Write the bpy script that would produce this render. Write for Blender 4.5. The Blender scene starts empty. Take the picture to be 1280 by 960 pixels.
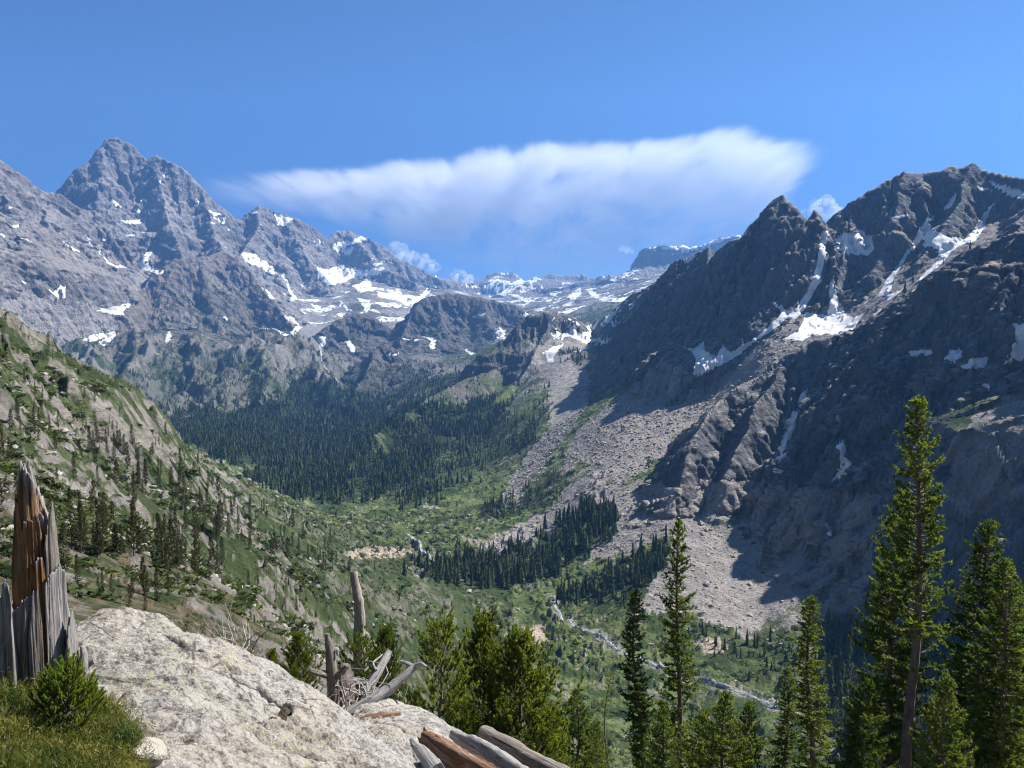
import bpy, math, random
import numpy as np
from mathutils import Vector, Matrix

scene = bpy.context.scene
COL = scene.collection
R = math.radians

# ------------------------------------------------------------------ camera
F_PX = 985.0                       # focal length in pixels of the 1280 px wide photograph
PITCH = math.atan(80.0 / F_PX)     # looking slightly down
cam_data = bpy.data.cameras.new('camera')
cam = bpy.data.objects.new('camera', cam_data)
COL.objects.link(cam)
cam_data.sensor_width = 36.0
cam_data.lens = 36.0 * F_PX / 1280.0
cam_data.clip_start = 0.05
cam_data.clip_end = 120000.0
cam.location = (0, 0, 0)
cam.rotation_euler = (math.pi / 2 - PITCH, 0, 0)
scene.camera = cam

# ------------------------------------------------------------------ sky, sun, exposure
SUN_AZ, SUN_EL = R(66), R(48)      # clockwise from the view direction, above the horizon
world = bpy.data.worlds.new('World')
scene.world = world
world.use_nodes = True
wn = world.node_tree
wn.nodes.clear()
wo = wn.nodes.new('ShaderNodeOutputWorld')
bg = wn.nodes.new('ShaderNodeBackground')
sky = wn.nodes.new('ShaderNodeTexSky')
sky.sky_type = 'NISHITA'
sky.sun_disc = False
sky.sun_elevation = SUN_EL
sky.sun_rotation = SUN_AZ
sky.altitude = 2900
sky.air_density = 0.58
sky.dust_density = 0.5
sky.ozone_density = 10.0
bg.inputs['Strength'].default_value = 0.05
wn.links.new(sky.outputs[0], bg.inputs[0])
wn.links.new(bg.outputs[0], wo.inputs[0])

sl = bpy.data.lights.new('sun', 'SUN')
sl.energy = 5.0
sl.angle = R(0.5)
sl.color = (1.0, 0.95, 0.87)
sun = bpy.data.objects.new('sun', sl)
COL.objects.link(sun)
to_sun = Vector((math.sin(SUN_AZ) * math.cos(SUN_EL), math.cos(SUN_AZ) * math.cos(SUN_EL), math.sin(SUN_EL)))
sun.rotation_euler = to_sun.to_track_quat('Z', 'Y').to_euler()

vs = scene.view_settings
vs.view_transform = 'Standard'
vs.look = 'None'
vs.exposure = 1.13
vs.gamma = 1.0
vs.use_curve_mapping = False
cy = scene.cycles
cy.max_bounces = 9
cy.diffuse_bounces = 2
cy.glossy_bounces = 2
cy.transmission_bounces = 3
cy.transparent_max_bounces = 8
cy.volume_bounces = 8
cy.use_denoising = True
cy.filter_width = 1.15
cy.volume_step_rate = 0.35
cy.volume_max_steps = 256
cy.caustics_reflective = False
cy.caustics_refractive = False
cy.sample_clamp_indirect = 6.0

# ------------------------------------------------------------------ pixel -> point
CP, SP = math.cos(PITCH), math.sin(PITCH)


def ray(u, v):
    xc, yc = (u - 640.0) / F_PX, (480.0 - v) / F_PX
    return np.array((xc, CP + yc * SP, -SP + yc * CP))


def P(u, v, r):
    """The point seen at pixel (u, v) of the photograph at the horizontal distance r."""
    d = ray(u, v)
    return d * (r / math.hypot(d[0], d[1]))


# ------------------------------------------------------------------ noise
_rng = np.random.RandomState(7)
_perm = np.arange(256)
_rng.shuffle(_perm)
_perm = np.concatenate([_perm, _perm, _perm]).astype(np.int32)
_g3 = _rng.normal(size=(256, 3)).astype(np.float32)
_g3 /= np.linalg.norm(_g3, axis=1, keepdims=True)
_ga = _rng.rand(256).astype(np.float32) * 2 * np.pi
_g2 = np.stack([np.cos(_ga), np.sin(_ga)], 1).astype(np.float32)


def n2(x, y):
    x = np.asarray(x, np.float32); y = np.asarray(y, np.float32)
    xi = np.floor(x); yi = np.floor(y)
    fx = x - xi; fy = y - yi
    xi = xi.astype(np.int32) & 255; yi = yi.astype(np.int32) & 255
    u = fx * fx * fx * (fx * (fx * 6 - 15) + 10); v = fy * fy * fy * (fy * (fy * 6 - 15) + 10)
    def g(ix, iy, dx, dy):
        h = _perm[_perm[ix & 255] + (iy & 255)]
        gg = _g2[h]
        return gg[..., 0] * dx + gg[..., 1] * dy
    a = g(xi, yi, fx, fy); b = g(xi + 1, yi, fx - 1, fy)
    c = g(xi, yi + 1, fx, fy - 1); d = g(xi + 1, yi + 1, fx - 1, fy - 1)
    a = a + u * (b - a); c = c + u * (d - c)
    return (a + v * (c - a)) * 1.4


def n3(x, y, z):
    x = np.asarray(x, np.float32); y = np.asarray(y, np.float32); z = np.asarray(z, np.float32)
    xi = np.floor(x); yi = np.floor(y); zi = np.floor(z)
    fx = x - xi; fy = y - yi; fz = z - zi
    xi = xi.astype(np.int32) & 255; yi = yi.astype(np.int32) & 255; zi = zi.astype(np.int32) & 255
    s = lambda t: t * t * (3 - 2 * t)
    u, v, w = s(fx), s(fy), s(fz)
    def g(i, j, k):
        h = _perm[_perm[_perm[(xi + i) & 255] + ((yi + j) & 255)] + ((zi + k) & 255)]
        gg = _g3[h]
        return gg[..., 0] * (fx - i) + gg[..., 1] * (fy - j) + gg[..., 2] * (fz - k)
    l = lambda a, b, t: a + t * (b - a)
    return l(l(l(g(0, 0, 0), g(1, 0, 0), u), l(g(0, 1, 0), g(1, 1, 0), u), v),
             l(l(g(0, 0, 1), g(1, 0, 1), u), l(g(0, 1, 1), g(1, 1, 1), u), v), w) * 1.5


def fbm2(x, y, o=5, gain=0.5, lac=2.03):
    a, t, f = 1.0, 0, 1.0
    for i in range(o):
        t = t + a * n2(x * f + 17.3 * i, y * f - 9.1 * i)
        a *= gain; f *= lac
    return t


def ridged2(x, y, o=5, gain=0.5, lac=2.07):
    a, t, f, s = 1.0, 0, 1.0, 0.0
    for i in range(o):
        t = t + a * (1 - np.abs(n2(x * f + 31.7 * i, y * f + 5.3 * i)) * 2.0)
        s += a; a *= gain; f *= lac
    return t / s


def smoothstep(a, b, x):
    t = np.clip((x - a) / (b - a), 0, 1)
    return t * t * (3 - 2 * t)


# ------------------------------------------------------------------ object helpers
def tag(o, label=None, cat=None, group=None, kind=None):
    if label: o['label'] = label
    if cat: o['category'] = cat
    if group: o['group'] = group
    if kind: o['kind'] = kind
    return o


def empty(name, loc=(0, 0, 0), rz=0.0):
    o = bpy.data.objects.new(name, None)
    o.location = loc
    o.rotation_euler = (0, 0, rz)
    o.empty_display_size = 0.2
    COL.objects.link(o)
    return o


def mesh_from(name, verts, faces_flat, sizes, mat=None, smooth=False, attrs=None):
    """verts (n,3); faces_flat loop vertex indices; sizes per-face corner count (int or array)."""
    me = bpy.data.meshes.new(name)
    verts = np.ascontiguousarray(verts, np.float32)
    fl = np.ascontiguousarray(faces_flat, np.int32).ravel()
    if np.isscalar(sizes):
        nf = len(fl) // sizes
        starts = np.arange(nf, dtype=np.int32) * sizes
    else:
        sizes = np.asarray(sizes, np.int32)
        nf = len(sizes)
        starts = np.concatenate([[0], np.cumsum(sizes)[:-1]]).astype(np.int32)
    me.vertices.add(len(verts))
    me.vertices.foreach_set('co', verts.ravel())
    me.loops.add(len(fl))
    me.loops.foreach_set('vertex_index', fl)
    me.polygons.add(nf)
    me.polygons.foreach_set('loop_start', starts)
    if smooth:
        me.polygons.foreach_set('use_smooth', np.ones(nf, bool))
    else:
        me.polygons.foreach_set('use_smooth', np.zeros(nf, bool))
    me.update(calc_edges=True)
    for k, (typ, data) in (attrs or {}).items():
        at = me.attributes.new(k, typ, 'POINT')
        at.data.foreach_set('color' if 'COLOR' in typ else 'value', np.ascontiguousarray(data, np.float32).ravel())
    if mat: me.materials.append(mat)
    return me


def link(name, me, parent=None, loc=None):
    o = bpy.data.objects.new(name, me)
    COL.objects.link(o)
    if parent: o.parent = parent
    if loc is not None: o.location = loc
    return o


class MB:
    """Collects pieces; build() links them as ONE mesh object."""
    def __init__(s):
        s.v, s.f, s.s, s.n = [], [], [], 0
    def add(s, v, f, k):
        v = np.asarray(v, np.float32).reshape(-1, 3)
        f = np.asarray(f, np.int32).reshape(-1, k)
        s.v.append(v); s.f.append((f + s.n).ravel()); s.s.append(np.full(len(f), k, np.int32)); s.n += len(v)
    def mesh(s, name, mat, smooth=False):
        return mesh_from(name, np.concatenate(s.v), np.concatenate(s.f), np.concatenate(s.s), mat, smooth)
    def build(s, name, mat, parent=None, smooth=False):
        return link(name, s.mesh(name, mat, smooth), parent)
    def tube(s, pts, rad, seg=8, wob=0.0, seed=0, cap=True, flat=1.0, rough=0.0):
        pts = np.asarray(pts, np.float64); rad = np.asarray(rad, np.float64) * np.ones(len(pts))
        rng = np.random.RandomState(seed)
        lob = 1 + wob * (rng.rand(seg) - 0.5)
        t = np.gradient(pts, axis=0)
        t /= np.linalg.norm(t, axis=1, keepdims=True) + 1e-9
        up = np.array((0, 0, 1.0)) if abs(t[0][2]) < 0.9 else np.array((0, 1.0, 0))
        a = np.cross(t[0], up); a /= np.linalg.norm(a)
        out = []
        for i in range(len(pts)):
            a = a - t[i] * a.dot(t[i]); a /= np.linalg.norm(a)
            b = np.cross(t[i], a)
            th = np.arange(seg) * 2 * np.pi / seg
            rr = rad[i] * lob * (1 + rough * (rng.rand(seg) - 0.5))
            out.append(pts[i] + np.outer(np.cos(th) * rr, a) + np.outer(np.sin(th) * rr * flat, b))
        v = np.concatenate(out)
        f = []
        for i in range(len(pts) - 1):
            for j in range(seg):
                k = (j + 1) % seg
                f.append((i * seg + j, i * seg + k, (i + 1) * seg + k, (i + 1) * seg + j))
        s.add(v, f, 4)
        if cap:
            for i0, rev in ((0, True), ((len(pts) - 1) * seg, False)):
                c = v[i0:i0 + seg].mean(0)
                vv = np.vstack([v[i0:i0 + seg], c])
                ff = [((j + 1) % seg, j, seg) if rev else (j, (j + 1) % seg, seg) for j in range(seg)]
                s.add(vv, ff, 3)


class NT:
    """A short way to write shader nodes."""
    def __init__(s, name):
        s.m = bpy.data.materials.new(name); s.m.use_nodes = True
        s.t = s.m.node_tree; s.t.nodes.clear()
        s.out = s.n('ShaderNodeOutputMaterial')
    def n(s, typ, **kw):
        nd = s.t.nodes.new(typ)
        for k, v in kw.items(): setattr(nd, k, v)
        return nd
    def l(s, a, b): s.t.links.new(a, b)
    def set(s, sock, v):
        if isinstance(v, bpy.types.NodeSocket): s.l(v, sock)
        elif v is not None:
            if hasattr(sock.default_value, '__len__') and not hasattr(v, '__len__'): v = (v, v, v, 1)
            elif hasattr(sock.default_value, '__len__') and len(sock.default_value) == 4 and len(v) == 3: v = tuple(v) + (1,)
            sock.default_value = v
    def noise(s, vec=None, scale=1.0, detail=4.0, rough=0.55, dist=0.0, out='Fac'):
        nd = s.n('ShaderNodeTexNoise'); s.set(nd.inputs['Vector'], vec) if vec is not None else None
        nd.inputs['Scale'].default_value = scale; nd.inputs['Detail'].default_value = detail
        nd.inputs['Roughness'].default_value = rough; nd.inputs['Distortion'].default_value = dist
        return nd.outputs[out]
    def vor(s, vec=None, scale=1.0, feature='F1', out='Distance', rnd=1.0):
        nd = s.n('ShaderNodeTexVoronoi', feature=feature); s.set(nd.inputs['Vector'], vec) if vec is not None else None
        nd.inputs['Scale'].default_value = scale; nd.inputs['Randomness'].default_value = rnd
        return nd.outputs[out]
    def math(s, op, a, b=None, c=None, clamp=False):
        nd = s.n('ShaderNodeMath', operation=op, use_clamp=clamp)
        for i, x in enumerate((a, b, c)):
            if x is not None: s.set(nd.inputs[i], x)
        return nd.outputs[0]
    def mix(s, fac, a, b, blend='MIX'):
        nd = s.n('ShaderNodeMix', data_type='RGBA', blend_type=blend)
        s.set(nd.inputs[0], fac); s.set(nd.inputs[6], a); s.set(nd.inputs[7], b)
        return nd.outputs[2]
    def ramp(s, fac, stops, interp='LINEAR'):
        nd = s.n('ShaderNodeValToRGB'); cr = nd.color_ramp; cr.interpolation = interp
        cr.elements.remove(cr.elements[1])
        for i, (p, c) in enumerate(stops):
            e = cr.elements[0] if i == 0 else cr.elements.new(p)
            e.position = p; e.color = (c, c, c, 1) if not hasattr(c, '__len__') else tuple(c)[:3] + (1,)
        s.l(fac, nd.inputs[0]); return nd.outputs[0]
    def mapr(s, x, a, b, c=0.0, d=1.0):
        nd = s.n('ShaderNodeMapRange'); s.l(x, nd.inputs[0])
        for i, q in enumerate((a, b, c, d)): nd.inputs[i + 1].default_value = q
        return nd.outputs[0]
    def obj(s):
        return s.n('ShaderNodeTexCoord').outputs['Object']
    def scaled(s, vec, sc, rot=(0, 0, 0)):
        nd = s.n('ShaderNodeMapping'); s.l(vec, nd.inputs[0]); nd.inputs['Scale'].default_value = sc
        nd.inputs['Rotation'].default_value = rot
        return nd.outputs[0]
    def attr(s, name, out='Color'):
        nd = s.n('ShaderNodeAttribute', attribute_name=name); return nd.outputs[out]
    def bump(s, h, strength=0.5, dist=0.1, normal=None):
        nd = s.n('ShaderNodeBump'); nd.inputs['Strength'].default_value = strength
        nd.inputs['Distance'].default_value = dist; s.l(h, nd.inputs['Height'])
        if normal is not None: s.l(normal, nd.inputs['Normal'])
        return nd.outputs[0]
    def princ(s, color, rough=0.9, normal=None, spec=0.3):
        b = s.n('ShaderNodeBsdfPrincipled'); s.set(b.inputs['Base Color'], color); s.set(b.inputs['Roughness'], rough)
        b.inputs['Specular IOR Level'].default_value = spec
        if normal is not None: s.l(normal, b.inputs['Normal'])
        s.bs = b
        return b.outputs[0]
    def done(s, shader):
        s.l(shader, s.out.inputs[0]); return s.m
# ------------------------------------------------------------------ the valley: base surface
# what one sees at pixel (u, v) lies r metres away; a thin-plate surface joins these sights
BASE = [
 # ground at the viewer's feet
 (0,1350,1.6),(640,1350,1.6),(1280,1350,1.6),(-900,1350,1.6),(2200,1350,1.6),
 (60,945,3.6),(300,1000,3.6),(640,1080,4),(1280,1150,4),(-800,800,4),
 (100,800,12),(640,1010,10),(1280,1050,12),(-800,640,12),(2400,1000,20),(400,900,10),
 # left hillside
 (0,397,450),(0,480,260),(0,560,150),(0,640,90),(0,720,50),(-700,300,300),(-700,450,90),(-700,250,800),(-300,300,500),(-300,520,120),
 (60,434,520),(60,520,300),(110,484,600),(170,529,700),(150,575,400),(150,635,200),(150,690,100),(150,760,45),
 (230,564,850),(250,640,330),(260,720,130),(330,614,1080),(330,680,500),(320,760,190),(400,640,1280),(400,690,620),(400,745,300),(400,830,80),
 (0,520,800),(60,540,900),(170,570,1050),(230,590,1250),
 # valley floor and the near toe of the slope
 (520,685,1000),(460,652,1200),(430,632,1350),(640,745,830),(700,770,770),(780,810,690),(900,855,620),(960,878,590),
 (1100,900,560),(640,960,485),(900,960,505),(1150,960,492),(560,800,640),(560,880,480),(660,900,545),(560,960,330),(640,985,250),(900,1000,200),(1280,1000,200),(1280,960,470),
 (640,990,60),(900,1030,60),(1280,1040,60),
 (380,606,1650),(345,596,1800),(400,560,2250),(425,532,2700),(448,505,3300),(458,485,4000),(300,560,2000),(250,545,2300),(250,520,2900),(250,482,3450),(250,442,3900),(200,505,3150),(200,472,3550),(200,440,3900),(150,498,3150),(150,468,3500),(150,440,3850),(320,525,2700),(320,482,3350),(320,442,3850),(380,505,3150),(380,472,3550),(380,440,3950),(415,462,3900),(520,482,3250),(560,492,2700),(490,520,2650),(470,470,4300),(540,530,2250),
 # the far side: meadow, scree fans and the ramp
 (620,640,1250),(700,660,1080),(740,640,1080),(800,620,1080),(860,655,960),(850,700,860),(780,560,1280),(900,525,1320),(1000,415,1450),
 (950,450,1400),(870,468,1580),(700,600,1280),(640,600,1480),(650,550,1750),(740,500,1750),(700,450,2500),(740,480,2100),(760,430,2500),
 (600,560,1900),(640,500,2300),(1060,400,1480),(1100,370,1500),(1200,310,1560),
 (940,700,880),(1030,690,890),(1100,700,850),(1000,740,800),(1250,670,820),(1280,590,850),(1200,700,800),
 (850,765,770),(950,792,740),(1100,800,720),(1280,800,690),(1500,640,760),(1500,900,520),(2200,700,600),(2200,850,300),
 (560,690,970),(740,740,850),
 # far benches
 (480,445,4500),(560,440,4600),(620,425,4700),(700,366,8000),(640,378,7600),(560,362,8400),(760,362,7600),(830,345,6800),
 (100,425,4800),(20,400,4800),(200,400,5900),(400,400,5800),(440,350,7200),(400,430,4900),(300,420,5200),
 (740,420,3000),(800,400,2500),(840,380,3500),(800,380,4500),
 (0,380,5200),(-200,380,5000),(300,345,6800),(900,350,6000),(1000,360,3500),
 (-600,300,4000),(-600,200,7000),(0,375,12500),(640,372,12500),(1280,370,12500),(330,365,9500),(450,370,10000),(560,368,9800),(150,340,9500),(1280,330,4000),(1280,350,8000),(2200,250,3000),(2000,300,1500),(2300,200,1200),(2300,400,900),
]
def _base_fit():
    q, val = [], []
    for u, v, r in BASE:
        p = P(u, v, r)
        q.append((math.atan2(p[0], p[1]), 0.25 * math.log(r)))
        val.append(p[2] / r)
    q = np.array(q); val = np.array(val); n = len(q)
    d2 = ((q[:, None] - q[None]) ** 2).sum(-1)
    K = np.where(d2 > 0, 0.5 * d2 * np.log(d2 + 1e-20), 0) + np.eye(n) * 1e-4
    Pm = np.hstack([np.ones((n, 1)), q])
    A = np.block([[K, Pm], [Pm.T, np.zeros((3, 3))]])
    w = np.linalg.solve(A, np.concatenate([val, np.zeros(3)]))
    return q.astype(np.float32), w.astype(np.float32)


def base_e(az, r):
    q, w = _BQ
    lr = (0.25 * np.log(r)).astype(np.float32); az = az.astype(np.float32)
    n = len(q)
    out = w[n] + w[n + 1] * az + w[n + 2] * lr
    for i in range(n):
        d2 = (az - q[i, 0]) ** 2 + (lr - q[i, 1]) ** 2
        out += w[i] * 0.5 * d2 * np.log(d2 + 1e-12)
    return out
_BQ = _base_fit()

# ------------------------------------------------------------------ ridges: (points (u, v, r)), cliff slope, cliff height, slope below, flute size, wavelength
RIDGES = [
 # left shoulder and the great peak behind it
 dict(p=[(-400,60,5000),(-200,120,5300),(-60,172,5600),(0,200,5800),(20,217,5850),(50,237,5900),(71,241,5950),(84,250,6000),(111,296,5900),(148,335,5750),(178,372,5650)],
      s=(1.25,420,0.66), fl=(0.45,330), id=2),
 dict(p=[(0,200,5800),(10,300,5200),(25,360,4900)], s=(1.1,200,0.6), fl=(0.3,300), id=2),
 dict(p=[(50,237,5900),(75,320,5300),(95,370,5100)], s=(1.0,150,0.6), fl=(0.3,300), id=2),
 dict(p=[(60,300,7300),(84,244,7200),(87,222,7250),(104,207,7300),(118,202,7350),(126,184,7400),(133,172,7450),(146,171,7480),(165,179,7480),(174,189,7450),(181,207,7430),(186,209,7380),
         (194,194,7300),(215,202,7200),(232,212,7200),(249,231,7200),(262,251,7200),(286,271,7200),(302,276,7300),(312,264,7380),(324,257,7400),(340,262,7450),(356,268,7500),(380,278,7700),(408,298,8000),
         (418,288,8200),(434,286,8300),(447,292,8400),(472,299,8400),(487,309,8500),(497,321,8500),(524,333,8600),(548,344,8700),(595,356,9200)],
      s=(2.0,500,0.66), fl=(0.50,330), id=2),
 dict(p=[(193,195,7300),(203,240,6950),(212,280,6600),(228,318,6150),(240,340,5900)], s=(1.35,300,0.66), fl=(0.35,330), id=2),
 dict(p=[(126,184,7400),(128,215,7150),(120,262,6800),(128,300,6500)], s=(1.3,300,0.66), fl=(0.35,330), id=2),
 dict(p=[(249,231,7200),(265,280,6800),(278,312,6300)], s=(1.2,200,0.66), fl=(0.35,300), id=2),
 dict(p=[(324,257,7400),(322,290,7050),(300,318,6500)], s=(1.2,200,0.66), fl=(0.35,300), id=2),
 dict(p=[(356,268,7500),(385,318,7050),(410,350,6700)], s=(1.1,160,0.66), fl=(0.35,300), id=2),
 dict(p=[(434,286,8300),(455,312,7800),(490,340,7400),(520,352,7200)], s=(1.2,160,0.6), fl=(0.35,300), id=2),
 # the buttress below it
 dict(p=[(141,428,5000),(150,402,5100),(161,382,5200),(175,358,5300),(196,336,5400),(218,325,5500),(249,321,5650),(282,313,5900),(300,322,5850),(320,345,5700),(350,388,5350),(380,428,4950)],
      s=(1.35,190,0.72), fl=(0.38,220), id=2),
 dict(p=[(218,325,5500),(205,360,5300),(195,400,5080),(188,440,4850)], s=(1.3,120,0.75), fl=(0.38,180), id=2),
 dict(p=[(249,321,5650),(262,370,5300),(275,420,5000)], s=(1.2,110,0.75), fl=(0.38,180), id=2),
 dict(p=[(161,382,5200),(140,430,4900),(120,470,4600)], s=(1.2,110,0.7), fl=(0.38,180), id=2),
 # far plateau and mesa
 dict(p=[(600,350,11000),(612,339,11000),(622,335,11000),(640,337,11000),(650,343,11000)], s=(1.6,120,0.3), fl=(0.3,220), id=4),
 dict(p=[(658,346,10500),(665,341,10500),(700,341,10500),(746,343,10500),(790,343,10300)], s=(1.6,90,0.3), fl=(0.25,220), id=4),
 dict(p=[(640,356,8600),(690,360,8300),(730,352,8000),(770,346,7800),(830,347,7200),(860,350,6500)], s=(0.9,60,0.35), fl=(0.4,200), id=4),
 dict(p=[(786,344,8000),(793,331,8000),(797,314,8000),(807,307,8000),(830,306,8000),(874,306,8000),(905,295,8000),(930,293,8000),(1010,292,8000)], s=(2.4,190,0.5), fl=(0.3,160), id=4),
 # the right wall with its pinnacles
 dict(p=[(700,412,2950),(735,402,2900),(765,388,2850),(790,368,2650),(805,360,2500),(822,350,2300),(831,344,2120),(842,330,2030),(850,324,2000),(862,320,1970),(874,314,1950),(885,306,1910),(893,318,1890),(897,313,1880),(914,302,1850),(932,297,1820),
         (942,285,1790),(952,275,1770),(967,251,1730),(981,240,1700),(993,256,1690),(1004,277,1690),(1010,279,1690),(1016,261,1690),(1023,279,1710),(1030,288,1740),(1040,272,1745),(1053,260,1750),(1076,244,1750),(1104,227,1760),(1127,216,1780),
         (1154,216,1800),(1180,213,1800),(1193,208,1800),(1201,211,1800),(1219,204,1800),(1228,211,1800),(1256,217,1780),(1300,222,1740),(1400,230,1650),(1600,210,1500),(1900,200,1400)],
      s=(1.65,290,0.72), h2=60, fl=(0.42,75), id=3),
 dict(p=[(981,245,1700),(984,300,1640),(978,350,1590),(970,405,1530)], s=(2.0,90,0.8), fl=(0.4,50), id=3),
 dict(p=[(885,306,1900),(884,360,1790),(878,410,1700),(868,450,1640)], s=(1.8,80,0.8), fl=(0.4,55), id=3),
 dict(p=[(850,324,2000),(842,380,1860),(834,430,1760)], s=(1.7,80,0.75), fl=(0.4,60), id=3),
 dict(p=[(932,297,1820),(935,350,1720),(925,400,1640),(915,435,1590)], s=(1.8,80,0.8), fl=(0.4,50), id=3),
 dict(p=[(1068,250,1750),(1060,300,1660),(1050,345,1590),(1040,375,1540)], s=(1.8,80,0.8), fl=(0.4,55), id=3),
 dict(p=[(1127,216,1780),(1118,275,1670),(1100,330,1590)], s=(1.5,80,0.78), fl=(0.4,60), id=3),
 dict(p=[(1219,204,1800),(1200,250,1690),(1165,300,1580),(1150,325,1540)], s=(1.4,80,0.75), fl=(0.4,60), id=3),
 dict(p=[(1300,222,1740),(1290,260,1560),(1270,278,1400)], s=(1.4,80,0.75), fl=(0.4,60), id=3),
 # the near buttress under it
 dict(p=[(1700,180,900),(1500,228,980),(1400,256,1020),(1330,275,1060),(1280,286,1080),(1240,297,1100),(1209,309,1120),(1186,324,1140),(1154,352,1170),(1115,379,1200),(1092,398,1210),(1053,418,1230),(1022,425,1240),(983,440,1240),(967,461,1220),
         (930,478,1200),(909,492,1180),(889,517,1130),(866,557,1070),(852,605,1010)], s=(1.22,290,0.62), h2=14, zb=-246, fl=(0.42,60), id=3),
 dict(p=[(1154,352,1170),(1146,440,1060),(1128,530,985)], s=(1.6,60,0.7), fl=(0.4,45), id=3),
 dict(p=[(1053,418,1230),(1045,510,1095),(1032,570,1020)], s=(1.6,60,0.7), fl=(0.4,45), id=3),
 dict(p=[(975,455,1220),(935,530,1090),(905,595,1000)], s=(1.6,50,0.7), fl=(0.4,45), id=3),
 dict(p=[(1400,256,1020),(1365,380,900)], s=(1.3,60,0.7), fl=(0.4,45), id=3),
 # knobs and spurs in the middle of the valley
 dict(p=[(735,408,2900),(715,396,2800),(697,388,2800),(680,388,2800),(662,392,2800),(648,404,2780),(632,432,2720),(620,462,2620),(600,482,2520)], s=(1.4,75,0.55), fl=(0.38,70), id=3),
 dict(p=[(690,390,2800),(672,430,2650),(655,470,2480)], s=(1.2,50,0.55), fl=(0.38,60), id=3),
 dict(p=[(498,425,4600),(515,392,4800),(530,372,4900),(560,366,5000),(600,371,5000),(640,380,5050),(665,396,5050),(672,412,5000)], s=(1.5,170,0.5), fl=(0.4,120), id=4),
 dict(p=[(545,368,4950),(552,400,4750),(560,432,4600)], s=(1.3,90,0.5), fl=(0.4,100), id=4),
 dict(p=[(600,371,5000),(612,400,4800),(618,420,4700)], s=(1.2,90,0.5), fl=(0.4,100), id=4),
 dict(p=[(402,428,4700),(418,402,4800),(445,390,4900),(470,396,4900),(492,418,4800)], s=(1.2,110,0.5), fl=(0.38,110), id=4),
 dict(p=[(462,452,3850),(472,434,3900),(482,426,3930),(496,432,3900),(520,446,3950),(580,450,4050)], s=(1.6,75,0.5), fl=(0.38,90), id=4),
 dict(p=[(472,434,3900),(455,470,3650),(440,500,3350)], s=(1.2,40,0.5), fl=(0.38,80), id=4),
]
RIDGES += [
 dict(p=[(188,440,4850),(205,470,4500),(235,500,4050)], s=(0.9,45,0.5), h2=30, fl=(0.4,110), id=2),
 dict(p=[(275,420,5000),(300,448,4700),(335,478,4300)], s=(0.9,45,0.5), h2=30, fl=(0.4,110), id=2),
 dict(p=[(380,430,4900),(396,462,4500),(405,490,4100)], s=(0.9,40,0.5), h2=30, fl=(0.4,110), id=2),
 dict(p=[(120,470,4600),(150,495,4200)], s=(0.9,40,0.5), h2=30, fl=(0.4,110), id=2),
 dict(p=[(620,460,2620),(582,474,2480),(537,498,2300),(492,526,2080),(455,558,1880),(427,592,1720)], s=(1.0,110,0.5), h2=20, fl=(0.30,90), id=1),
 dict(p=[(640,480,2450),(600,520,2200),(560,560,1950)], s=(0.5,40,0.45), h2=20, fl=(0.30,70), id=1),
]
# a low rocky rib on the near left hillside
RIDGES += [
 dict(p=[(-40,380,400),(0,392,450),(30,408,480),(60,430,520),(85,455,560),(110,480,600)], s=(1.2,20,0.5), fl=(0.35,25), id=0),
 dict(p=[(110,480,600),(140,507,650),(170,526,700),(178,545,690)], s=(1.3,14,0.55), fl=(0.35,20), id=0),
]


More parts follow.
